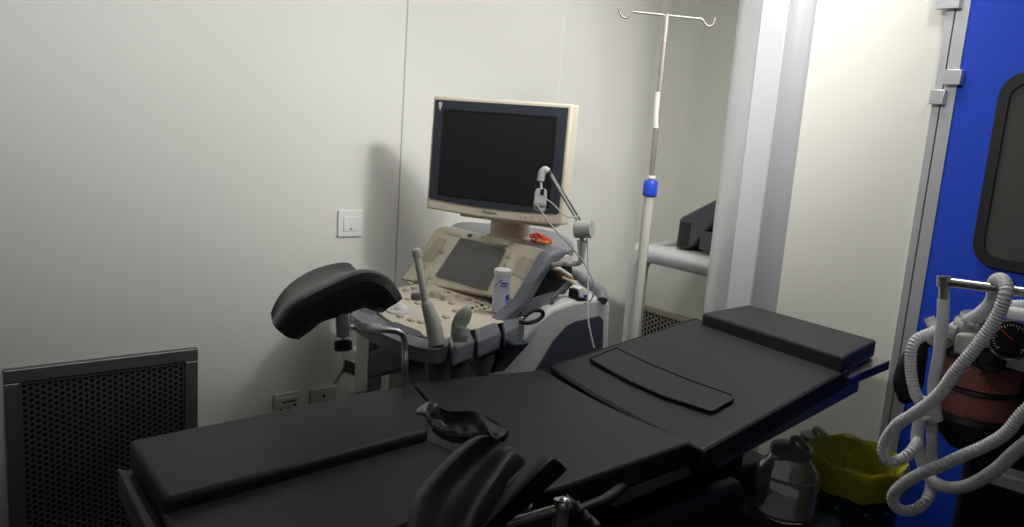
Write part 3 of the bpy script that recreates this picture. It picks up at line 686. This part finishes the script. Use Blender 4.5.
obj('clip_slot', prism(NB(), [Dp(541+x, 194+y, dA-.0315) for x, y in ((0,-5),(3,-5),(3,1),(-.5,1))], f_*.002), M['hdark'], ch, smooth=False)
for x in (537.5, 542.5): obj('clip_roller', cyl(NB(), Dp(x,204,dA-.045), Dp(x,204,dA-.03), .0055), M['offw'], ch)
wire = [Dp(546,199,dA-.05), Dp(553,204,dA-.045), Dp(560,211,dA-.04), Dp(567,216.5,dA-.04), Dp(574,217,dA-.03), Dp(578,216,dA-.02)]
obj('cable', tube(NB(), catmull(wire, 6), .0018, 8), M['offw'], US)
wire = [Dp(538,206,dA-.045), Dp(545,217,dA-.05), Dp(556,231,dA-.05), Dp(568,243,dA-.045), Dp(578,255,dA-.04), Dp(587,268,dA-.04), Dp(593,281,dA-.05), Dp(594,292,dA-.05), Dp(590,301,dA-.05), Dp(584,303,dA-.05)]
obj('cable', tube(NB(), catmull(wire, 6), .0020, 8), M['lgrey'], US)
wire = [Dp(587,232,dA-.03), Dp(587.5,250,dA-.03), Dp(588,280,dA-.05), Dp(588,315,dA-.10), Dp(590,330,dA-.12), Dp(594,348,dA-.14)]
obj('cable', tube(NB(), catmull(wire, 6), .0019, 8), M['lgrey'], US)
# probe holders on the bumper's right side
def holder(px, py, w, h, d, ang=0, name='probe_holder'):
    c = zd(px, py, ZD-.03)
    bm = NB(); lathe(bm, [(w*.55,-h),(w*.85,-h*.7),(w,-h*.35),(w,0),(w*.72,0),(w*.70,-h*.3)], c, (0,0,1), 20)
    return obj(name, bm, M['grey'], US)
for (px, py, w, h) in ((438,351,.030,.10),(460,345,.030,.11),(485,338,.030,.10),(507,333,.030,.08)):
    holder(px, py, w, h, 0)
for q in ([(448,337),(470,330),(475,339),(452,348)], [(474,328.5),(497,320.5),(501,331),(478,340)], [(501,319),(519,310),(525,321),(505,331)]):
    obj('holder_block', prism(NB(), [zd(x, y, ZD+.001) for x, y in q], (0,0,-.050)), M['grey'], US, bevel=.008, seg=3)
obj('holder_hook', tube(NB(), catmull([zd(460,350,.86), zd(466,358,.84), zd(469,366,.82), zd(466,372,.80)], 5), .005), M['greyd'], US)

# things standing in the holders
def pv(px, py, d=1.73): return Dp(px, py, d)
ref = (zd(438,346)-EYE).dot(f_)
vp = thing('ultrasound_probe', zd(434,345), 'long slim white internal ultrasound probe standing upright in its holder', 'ultrasound probe')
def taper(name, pts, rs, m, par, seg=18):
    q = catmull([Vector((*p,)) for p in pts], 6); n = len(rs)-1
    def R(t):
        x = t*n; i = min(int(x), n-1); f = x-i; f = f*f*(3-2*f); return rs[i]*(1-f)+rs[i+1]*f
    return obj(name, tube(NB(), q, R, seg), m, par)
taper('shaft', [pv(426,303,ref), pv(423,288,ref), pv(420,272,ref), pv(417.5,258,ref)], [.0095,.0090,.0085,.0082], M['probe'], vp)
taper('tip', [pv(417.6,259,ref), pv(417,254,ref), pv(416.5,250.5,ref), pv(416.3,247.6,ref)], [.0082,.0112,.0118,.0035], M['probe'], vp)
taper('handle', [pv(437,345,ref), pv(434.5,330,ref), pv(431.5,318,ref), pv(427.5,306,ref), pv(425.5,300,ref)], [.0205,.0195,.0175,.0145,.0090], M['probe'], vp)
cvp = thing('ultrasound_probe', zd(460,338), 'short curved probe with round pale head in the second holder', 'ultrasound probe')
ref2 = ref-.01
taper('handle', [pv(460,342,ref2), pv(460,334,ref2), pv(461,327,ref2)], [.016,.022,.022], M['probe'], cvp)
bm = NB(); hc = pv(461.5,320,ref2); ax1 = (r_*.85+towld(Vector((0,-1,0)))*.55).normalized(); 
bmesh.ops.create_uvsphere(bm, u_segments=24, v_segments=14, radius=1, matrix=Matrix.Translation(hc) @ Matrix(((ax1.x,f_.x,0,0),(ax1.y,f_.y,0,0),(ax1.z,f_.z,1,0),(0,0,0,1))) @ Matrix.Diagonal((.029,.015,.030,1)))
obj('probe_head', bm, M['probeg'], cvp)
# gel bottle
gb = zd(500,312,.975); gd = (zd(500,320)-EYE).dot(f_)
gl = thing('gel_bottle', gb, 'white and lilac gel bottle standing at the right of the console', 'bottle')
H = .118; Rg = .0235
obj('bottle_body', lathe(NB(), [(.018,0),(Rg,.004),(Rg,.085),(Rg*.96,H-.012)], gb, (0,0,1), 28), M['bottle'], gl)
obj('cap', lathe(NB(), [(Rg*.98,H-.014),(Rg*1.02,H-.012),(Rg*1.0,H),(Rg*.85,H+.004)], gb, (0,0,1), 28), M['white'], gl)
fwd = (EYE-gb); fwd.z = 0; fwd.normalize(); sd = Vector((-fwd.y, fwd.x, 0))
if sd.dot(r_) < 0: sd = -sd
def wrap(name, u0, u1, v0, v1, m, curve=None):
    bm = NB(); rows = []
    for k in range(9):
        u = u0+(u1-u0)*k/8; a = u
        c0 = curve(k/8) if curve else 0
        rows.append([gb+(fwd*math.cos(a)+sd*math.sin(a))*(Rg+.0006)+Vector((0,0,v0+c0)), gb+(fwd*math.cos(a)+sd*math.sin(a))*(Rg+.0006)+Vector((0,0,v1+c0))])
    return obj(name, loft(bm, rows, .0003), m, gl)
wrap('label_band', -.9, 0, .068, .073, M['purple'], lambda t: .022*math.sin(t*PI/2))
wrap('label_print', -.1, .75, .083, .087, M['ink']); wrap('label_print', -.25, .7, .077, .0795, M['ink'])
wrap('label_spot', .55, 1.15, .035, .050, M['ink'], lambda t: .004*math.sin(t*PI))
wrap('label_spot', .7, .9, .028, .036, M['ink'])

# white clip-like thing on the body's top
pc = P(579,300,'x',-1.61); 
wc_ = thing('pulse_clip', pc, 'small white and blue finger clip lying on the ultrasound machine body', 'finger clip')
obj('clip_shell', prism(NB(), [P(x, y, 'x', -1.607) for x, y in ((578,293),(582,291),(586,295),(588,300),(586,303),(579,302))], (-.03,0,0)), M['white'], wc_, bevel=.003)
obj('clip_base', prism(NB(), [P(x, y, 'x', -1.602) for x, y in ((577,294),(579,302),(587,303),(588,306),(579,306),(576,303))], (-.035,0,0)), M['black'], wc_, bevel=.001)
obj('clip_button', prism(NB(), [P(x, y, 'x', -1.603) for x, y in ((584,299),(587,299),(588,302),(585,302))], (-.004,0,0)), M['bluec'], wc_, bevel=.001)

wc_.location.z += .012

# ================================================================ DRIP STAND
iv0 = Dp(640,275,2.5); ix, iy = -1.695, 1.875
t = thing('drip_stand', (ix, iy, 0), 'tall white and steel drip stand with two hooks and blue collar', 'drip stand')
zc_ = P(650,188,'x',ix).z; 
dpt = lambda px, py: PL(px, py, Vector((ix,iy,0)), Vector((f_.x,f_.y,0)))
lo_, hi_ = dpt(633,335), dpt(649,192)
base_ = Vector((ix, iy, .10)); 
pa = dpt(650,190); pt = dpt(667,14); pb = dpt(632,338)
dirp = (pt-pb).normalized(); bot = pb-dirp*((pb.z-.10)/dirp.z)
t.location = (bot.x, bot.y, 0)
obj('lower_pole', cyl(NB(), bot, pa, .0155), M['offw'], t)
obj('upper_rod', cyl(NB(), pa, pt, .0085), M['rust'], t)
obj('rod_wrap', tube(NB(), [dpt(655.5,128), dpt(656.5,110), dpt(658,92)], .0100, 12), M['lgrey'], t)
obj('lock_collar', lathe(NB(), [(.018,-.026),(.022,-.022),(.022,.018),(.018,.024)], dpt(650.3,188), dirp, 20), M['bluec'], t)
obj('collar_screw', cyl(NB(), dpt(651,186), dpt(645,187), .009), M['bluec'], t)
obj('collar_ring', lathe(NB(), [(.012,-.004),(.012,.004)], dpt(651.5,177), dirp, 16), M['white'], t)
hk = [dpt(618.7,8), dpt(621,15), dpt(625,18), dpt(628.5,16.5), dpt(631.5,12.3), dpt(640,12.6), dpt(668,15.5), dpt(694,18.2), dpt(702,19.3), dpt(705.5,24.5), dpt(709.5,26.3), dpt(713,24), dpt(715.2,17.5)]
obj('hook_bar', tube(NB(), catmull(hk, 6), .0034, 10), M['railm'], t)
for k in range(5):
    a = 2*PI*k/5+.3; o_ = Vector((math.cos(a), math.sin(a), 0))
    obj('foot', tube(NB(), [bot+Vector((0,0,.02)), bot+o_*.12+Vector((0,0,-.01)), bot+o_*.22+Vector((0,0,-.05))], .010), M['offw'], t)
    obj('castor', cyl(NB(), Vector((bot.x,bot.y,.025))+o_*.22-o_.cross(Vector((0,0,1)))*.01, Vector((bot.x,bot.y,.025))+o_*.22+o_.cross(Vector((0,0,1)))*.01, .025), M['rubber'], t)

# ================================================================ SILVER TROLLEY IN THE RECESS
yt = 2.31
t = thing('silver_trolley', (-1.7, 2.43, 0), 'silver tube framed trolley with pale top in the recess', 'trolley')
a = P(652,250,'y',yt); b = P(715,272,'y',yt); zt_ = (a.z+b.z)/2; xl = P(635.5,300,'y',yt).x
rt = .037
bar = [Vector((xl,yt,.12)), Vector((xl,yt,zt_-.12)), Vector((xl+.006,yt,zt_-.05)), Vector((xl+.03,yt,zt_-.012)), Vector((xl+.08,yt,zt_)), Vector((-1.2,yt,zt_)), Vector((-1.0,yt,zt_))]
obj('frame_tube', tube(NB(), catmull(bar, 8), rt, 20), M['alu'], t)
obj('frame_tube', tube(NB(), [Vector((xl+.02,yt+.26,zt_)), Vector((-1.0,yt+.26,zt_))], .02, 16), M['alu'], t)
obj('top_tray', box(NB(), (xl+.03,yt,zt_+.005), (-1.0,yt+.26,zt_+.025)), M['pale'], t, bevel=.004)
obj('back_rail', tube(NB(), [Vector((xl+.05,yt+.27,zt_+.055)), Vector((-1.0,yt+.27,zt_+.055))], .012), M['alu'], t)
obj('side_cap', tube(NB(), [Vector((xl+.04,yt,zt_+.01)), Vector((xl+.05,yt+.26,zt_+.04))], .022), M['alu'], t)
obj('lower_shelf', box(NB(), (xl,yt,.20), (-1.0,yt+.26,.23)), M['pale'], t, bevel=.004)
obj('frame_tube', tube(NB(), [Vector((-1.02,yt,.12)), Vector((-1.02,yt,zt_))], rt, 16), M['alu'], t)
for x in (xl, -1.02):
    for y in (yt, yt+.26): obj('castor', cyl(NB(), (x-.02,y,.06), (x+.02,y,.06), .06), M['rubber'], t)
yd = 2.38
dv_ = thing('black_handset_device', P(690,245,'y',yd), 'dark wedge shaped device resting on the silver trolley top', 'device')
obj('device_shell', prism(NB(), [P(x, y, 'y', yd) for x, y in ((675,248),(679,219),(682,216.5),(722,196),(722,214),(692,246),(683,249.5))], (0,.12,0)), M['greyd'], dv_, bevel=.008, seg=3)
obj('device_face', prism(NB(), [P(x, y, 'y', yd-.002) for x, y in ((677,246),(681,221),(691,223),(688,246),(683,248))], (0,.004,0)), M['black'], dv_, bevel=.001)
obj('device_foot', box(NB(), P(700,236,'y',yd)+Vector((0,0,-.05)), P(716,225,'y',yd)+Vector((0,.1,-.03))), M['greyd'], dv_, bevel=.004)

# ================================================================ WASTE BIN AND SUCTION JARS
yb = 1.80
cb_ = Vector((-.94,1.91,0))
wb = thing('waste_bin', (cb_.x, cb_.y, 0), 'dark green bin lined with a yellow bag, right of the table', 'waste bin')
zr = P(808,462,'y',yb).z; zr = .712
RB = .118
obj('bin_body', lathe(NB(), [(RB*.78,.0),(RB*.80,.01),(RB*.97,zr-.03),(RB,zr-.02),(RB,zr-.004),(RB*.955,zr-.004),(RB*.955,zr-.03),(RB*.76,.03),(.01,.03)], (cb_.x,cb_.y,0), (0,0,1), 40, cap=False), M['bin'], wb)
bm = NB()
for k in range(60):
    a = random.random()*2*PI; z = .3+random.random()*(zr-.38); rad = RB*(.80+.17*z/zr)
    p = Vector((cb_.x+math.cos(a)*rad, cb_.y+math.sin(a)*rad, z)); n_ = Vector((math.cos(a), math.sin(a), 0))
    lathe(bm, [(.006+.004*random.random(),0),(.004,.0012)], p, n_, 7)
obj('bin_speckles', bm, M['binp'], wb)
bm = NB(); prof = [(1.015,-.052),(1.04,-.055),(1.05,-.045),(1.045,-.025),(1.05,-.005),(1.06,.012),(1.02,.020),(.96,.010),(.88,-.03),(.86,-.06),(.80,-.085),(.60,-.095),(.3,-.085),(.02,-.08)]
rings = []; SG = 96
for i, (r, h) in enumerate(prof):
    ring_ = []
    for k in range(SG):
        a = 2*PI*k/SG
        w = .009*math.sin(5*a+i*.5)+.009*math.sin(11*a-i*.7)+.007*math.sin(23*a+i)
        inn = 0 if i < 7 else min(1, (i-6)/3)
        r2 = r*(1+w*(.7 if i < 8 else 1))-inn*(.14*max(0, math.sin(3*a+1.0))**2)*(1 if i < 11 else .4)
        hh = h+.003*math.sin(3*a+1)+.003*math.sin(9*a)+inn*(.042*math.sin(3*a+.4)+.018*math.sin(7*a))*(1 if i > 8 else .3)
        ring_.append(bm.verts.new((cb_.x+math.cos(a)*r2*RB, cb_.y+math.sin(a)*r2*RB, zr+hh)))
    rings.append(ring_)
for A, B in zip(rings, rings[1:]):
    for k in range(SG): bm.faces.new((A[k],A[(k+1)%SG],B[(k+1)%SG],B[k]))
bm.faces.new(rings[-1])
obj('bag_liner', bm, M['bag'], wb)

ys = 1.66
su_ = thing('suction_unit', (P(780,480,'y',ys).x, ys, 0), 'low dark suction cart with one big clear jar, beside the table', 'suction unit')
def jar(px, pyt, pyb, rad, y, su_=su_):
    c = P(px, pyb, 'y', y); top = P(px, pyt, 'y', y).z; h = top-c.z
    j = obj('jar', lathe(NB(), [(rad*.85,0),(rad,.01),(rad,h*.55),(rad*.92,h*.68),(rad*.70,h*.80),(rad*.66,h*.9),(rad*.60,h*.9),(rad*.62,h*.8),(rad*.86,h*.66),(rad*.94,h*.55),(rad*.94,.014),(.002,.012)], c, (0,0,1), 32, cap=False), M['clear'], su_)
    obj('jar_lid', lathe(NB(), [(rad*.64,h*.86),(rad*.68,h*.90),(rad*.66,h*.96),(rad*.4,h*1.0),(.004,h*1.01)], c, (0,0,1), 28), M['lid'], j)
    obj('band', lathe(NB(), [(rad*1.01,h*.62),(rad*1.03,h*.60),(rad*1.01,h*.57)], c, (0,0,1), 28, cap=False), M['lid'], j)
    obj('nozzle', tube(NB(), catmull([c+Vector((0,0,h*.98)), c+Vector((0,0,h*1.08)), c+Vector((.02,-.01,h*1.12)), c+Vector((.05,-.02,h*1.05))], 5), .007, 10), M['lid'], j)
    return c, h
c1, h1_ = jar(783,440,512,.072,ys)
sj = thing('suction_jar', (P(808,480,'y',2.0).x, 2.0, 0), 'smaller clear jar with pale lid, behind the big suction jar', 'jar')
c2_, h2_ = jar(808,430,480,.055,2.0, sj)
obj('jar_stand', lathe(NB(), [(.06,.0),(.06,.012),(.012,.02),(.012,c2_.z-.02),(.05,c2_.z-.012),(.05,c2_.z-.001)], (c2_.x,2.0,0), (0,0,1), 24), M['dsteel'], sj)
obj('motor_housing', box(NB(), (-1.26,1.60,.40), (-1.075,1.76,.70)), M['teal'], su_, bevel=.012)
obj('cart_body', prism(NB(), [(c1.x-.14,ys-.10,0.08),(c1.x+.10,ys-.10,.08),(c1.x+.10,ys+.10,.08),(c1.x-.14,ys+.10,.08)], (0,0,c1.z-.081)), M['teal'], su_, bevel=.012)
for x in (c1.x-.10, c1.x+.06):
    for y in (ys-.07, ys+.07): obj('castor', cyl(NB(), (x-.012,y,.04), (x+.012,y,.04), .04), M['rubber'], su_)

# ================================================================ ANAESTHESIA MACHINE
YA = 1.55
an = thing('anaesthesia_machine', (-.45, YA, 0), 'anaesthesia machine with white corrugated hoses in front of blue door', 'anaesthesia machine')
pa_ = lambda px, py, d=0: P(px, py, 'y', YA+d)
# black trunk
a = pa_(952,410,.06)
ln = pa_(946,355,.06)
obj('trunk', box(NB(), (ln.x+.02, YA+.16, .15), (ln.x+.62, YA+.42, ln.z-.02)), M['black'], an, bevel=.02)
obj('base', box(NB(), (ln.x-.02, YA-.02, .05), (ln.x+.64, YA+.44, .17)), M['greyd'], an, bevel=.02)
for x in (ln.x+.05, ln.x+.55):
    for y in (YA+.04, YA+.38): obj('castor', cyl(NB(), (x-.015,y,.04), (x+.015,y,.04), .04), M['rubber'], an)
obj('foot_plate', prism(NB(), [pa_(988,470,-.02), pa_(1030,483,-.02), pa_(1030,497,-.02), pa_(990,484,-.02)], (0,.05,0)), M['lgrey'], an, bevel=.003)
# white manifold block
mb = [pa_(955,333), pa_(985,335), pa_(1060,352), pa_(1060,384), pa_(1000,366), pa_(952,353)]
obj('manifold', prism(NB(), mb, (0,.16,0)), M['offw'], an, bevel=.006, seg=3)
obj('manifold_foot', box(NB(), pa_(960,352,.08)+Vector((0,0,-.03)), pa_(1040,360,.20)), M['greyd'], an)
vc = pa_(976,328,.05)
vb = obj('valve_housing', lathe(NB(), [(.036,-.03),(.038,0),(.038,.012),(.034,.018)], vc, (0,0,1), 28), M['steel'], an)
obj('valve_glass', lathe(NB(), [(.030,.016),(.030,.026),(.024,.030)], vc, (0,0,1), 28), M['clear'], vb)
gc = pa_(1011,340,-.045); nga = Vector((EYE.x-gc.x, EYE.y-gc.y, .35)).normalized()
ga = obj('pressure_gauge', lathe(NB(), [(.031,-.02),(.035,-.016),(.035,.006),(.032,.008),(.030,.003),(.002,.003)], gc, nga, 36), M['steel'], an)
gx = Vector((0,0,1)).cross(nga).normalized(); gy = nga.cross(gx)
obj('gauge_face', lathe(NB(), [(.0298,.0032),(.0298,.0042)], gc, nga, 32), M['hdark'], ga)
bm = NB()
for k in range(27):
    a = math.radians(225-k*270/26); L = .006 if k % 5 == 0 else .0035
    c = gc+nga*.0046+(gx*math.cos(a)+gy*math.sin(a))*(.027-L/2)
    obox(bm, c, gx*math.cos(a)+gy*math.sin(a), -gx*math.sin(a)+gy*math.cos(a), nga, L, .0012, .0006)
obj('gauge_scale', bm, M['white'], ga, smooth=False)
a = math.radians(205); dn = gx*math.cos(a)*-1+gy*.35
obj('gauge_needle', obox(NB(), gc+nga*.0055+(-gx*.008+gy*.008), -gx+gy*.8, gx*.8+gy, nga, .026, .002, .0006), M['redm'], ga, smooth=False)
kc = pa_(991,359,-.005)
kb = obj('valve_knob', lathe(NB(), [(.025,-.02),(.025,.012),(.021,.016),(.019,.010),(.010,.010),(.009,.016),(.002,.017)], kc, (.15,-1,.1), 28), M['black'], an)
# canister of pink absorbent: two chambers with dark rings
cc = pa_(982,368,.08); RC = .066
def lev(py): return P(978, py, 'y', YA+.01).z
z1, z2, z3, z4, z5 = lev(364), lev(393), lev(398), lev(425), lev(446)
obj('canister_lid', lathe(NB(), [(RC,0),(RC*1.08,-.01),(RC*1.08,-.02),(RC,-.022)], (cc.x,cc.y,z1+.016), (0,0,1), 36), M['black'], an)
cg = obj('canister', lathe(NB(), [(RC,z1),(RC,z2)], (cc.x,cc.y,0), (0,0,1), 36), M['lime'], an); cg['label'] = 'upper chamber of pink granules'
cg = obj('canister', lathe(NB(), [(RC,z3),(RC,z4)], (cc.x,cc.y,0), (0,0,1), 36), M['lime'], an); cg['label'] = 'lower chamber of pink granules'
obj('canister_ring', lathe(NB(), [(RC*1.06,z2-.002),(RC*1.1,z2-.008),(RC*1.1,z3+.003),(RC*1.05,z3)], (cc.x,cc.y,0), (0,0,1), 36), M['black'], an)
obj('canister_base', lathe(NB(), [(RC*1.1,z4+.004),(RC*1.18,z4-.006),(RC*1.12,z4-.018),(RC*.95,z5),(RC*.55,z5-.03)], (cc.x,cc.y,0), (0,0,1), 36), M['black'], an)
# horizontal steel arm and its end fitting
ar = [pa_(948,282,-.05), pa_(1070,298,-.05)]
obj('arm_tube', tube(NB(), ar, .0085, 14), M['steel'], an)
e0 = pa_(944.5,275.5,-.05); e1 = pa_(943.5,297,-.05)
obj('arm_elbow', cyl(NB(), pa_(944.5,276,-.05), pa_(944.3,286,-.05), .0130), M['steel'], an)
obj('arm_elbow', cyl(NB(), pa_(944.3,285,-.05), pa_(943.8,299,-.05), .0095), M['steel'], an)
# breathing hoses
def H_(pts, r, lab=None, dz=0, plain=False):
    q = [pa_(x, y, d) for x, y, d in pts]
    bm = NB()
    if plain: tube(bm, catmull(q, 10), r, 16)
    else: corrug(bm, q, r)
    o = obj('breathing_hose', bm, M['hose'], an)
    if lab: o['label'] = lab
    return o
H_([(943.5,299,-.05),(943,315,-.05),(941,335,-.05),(938,360,-.05),(934,382,-.04),(934,400,-.03),(937,420,-.02)], .0105, 'smooth pale hose hanging from the end of the steel arm', plain=True)
H_([(927,405,-.11),(941,392,-.12),(957,370,-.13),(974,350,-.13),(989,330,-.13),(1000,311,-.13),(1006,293,-.13),(1005,283,-.11),(1000,279,-.07),(994,283,-.04),(992,300,-.02),(980,313,0),(966,322,.03),(950,338,.03)], .0104, 'corrugated hose looped over the steel arm')
H_([(941,330,-.01),(928,334,-.03),(916,340,-.05),(911,352,-.06),(911,372,-.06),(915,392,-.06),(921,404,-.05),(928,420,-.05)], .0100)
H_([(927,405,-.11),(912,415,-.10),(897,425,-.09),(886,440,-.08),(883,452,-.08),(889,461,-.08),(900,460,-.07),(911,452,-.06),(919,440,-.03)], .0104)
H_([(926,398,-.02),(920,420,-.02),(917,440,-.02),(922,462,-.03),(930,478,-.04),(945,487,-.05),(963,487,-.06),(980,480,-.07),(998,468,-.08),(1015,452,-.08),(1040,432,-.08)], .0112, plain=True)
H_([(1040,398,-.12),(1022,414,-.12),(1006,433,-.12),(985,446,-.12),(962,456,-.12),(940,466,-.12),(920,474,-.12),(902,485,-.11),(893,496,-.10),(895,506,-.09),(905,511,-.08),(918,508,-.07),(928,498,-.06),(932,480,-.01),(932,455,.0),(932,430,0),(930,410,0)], .0100, 'longest corrugated hose curling down below the bin rim')
H_([(938,345,.04),(955,328,.05),(975,318,.06),(995,311,.07),(1015,313,.07),(1040,318,.07)], .0115, plain=True)
H_([(950,335,.10),(975,322,.12),(1000,308,.13),(1020,305,.13),(1045,306,.13)], .0100)
obj('hose_connector', cyl(NB(), pa_(931,341,-.005), pa_(940,331,-.005), .0175), M['white'], an)
obj('hose_connector', tube(NB(), catmull([pa_(929,318,0), pa_(934,326,0), pa_(944,328,.01), pa_(955,331,.02)], 5), .0100), M['white'], an)
obj('manifold_port', cyl(NB(), pa_(935,338,.02), pa_(962,346,.06), .0160), M['offw'], an)
# black breathing bag hanging behind the hoses
bg = NB(); prf = [(921,341,.012),(917,352,.020),(911,368,.026),(908,382,.028),(906,394,.022),(902,402,.006)]
q = [pa_(x, y, .02) for x, y, _ in prf]; rs = [r for *_, r in prf]
o = obj('breathing_bag', tube(bg, catmull(q, 5), lambda t: rs[min(int(t*5),4)]*(1-(t*5-min(int(t*5),4)))+rs[min(int(t*5),4)+1]*(t*5-min(int(t*5),4)), 16), M['rubber'], an); o['label'] = 'black rubber breathing bag'
obj('bag_neck', cyl(NB(), pa_(921,343,.02), pa_(932,341,.015), .011), M['rubber'], an)

# ================================================================ OPERATING LAMP (unseen above the frame, added to shade the wall)
ol = thing('added_operating_lamp', (-1.0, 1.35, 2.36), 'round operating lamp over the table, out of view, added to shade the wall', 'lamp')
obj('lamp_head', lathe(NB(), [(.02,.09),(.09,.08),(.155,.035),(.17,.0),(.16,-.01),(.02,-.012)], (-1.0,1.35,2.36), (.1,-.1,1), 36), M['white'], ol)
obj('lamp_arm', tube(NB(), catmull([(-.99,1.34,2.44), (-.99,1.34,2.5), (-.99,1.34,2.6), (-.99,1.34,2.718)], 6), .022, 16), M['white'], ol)
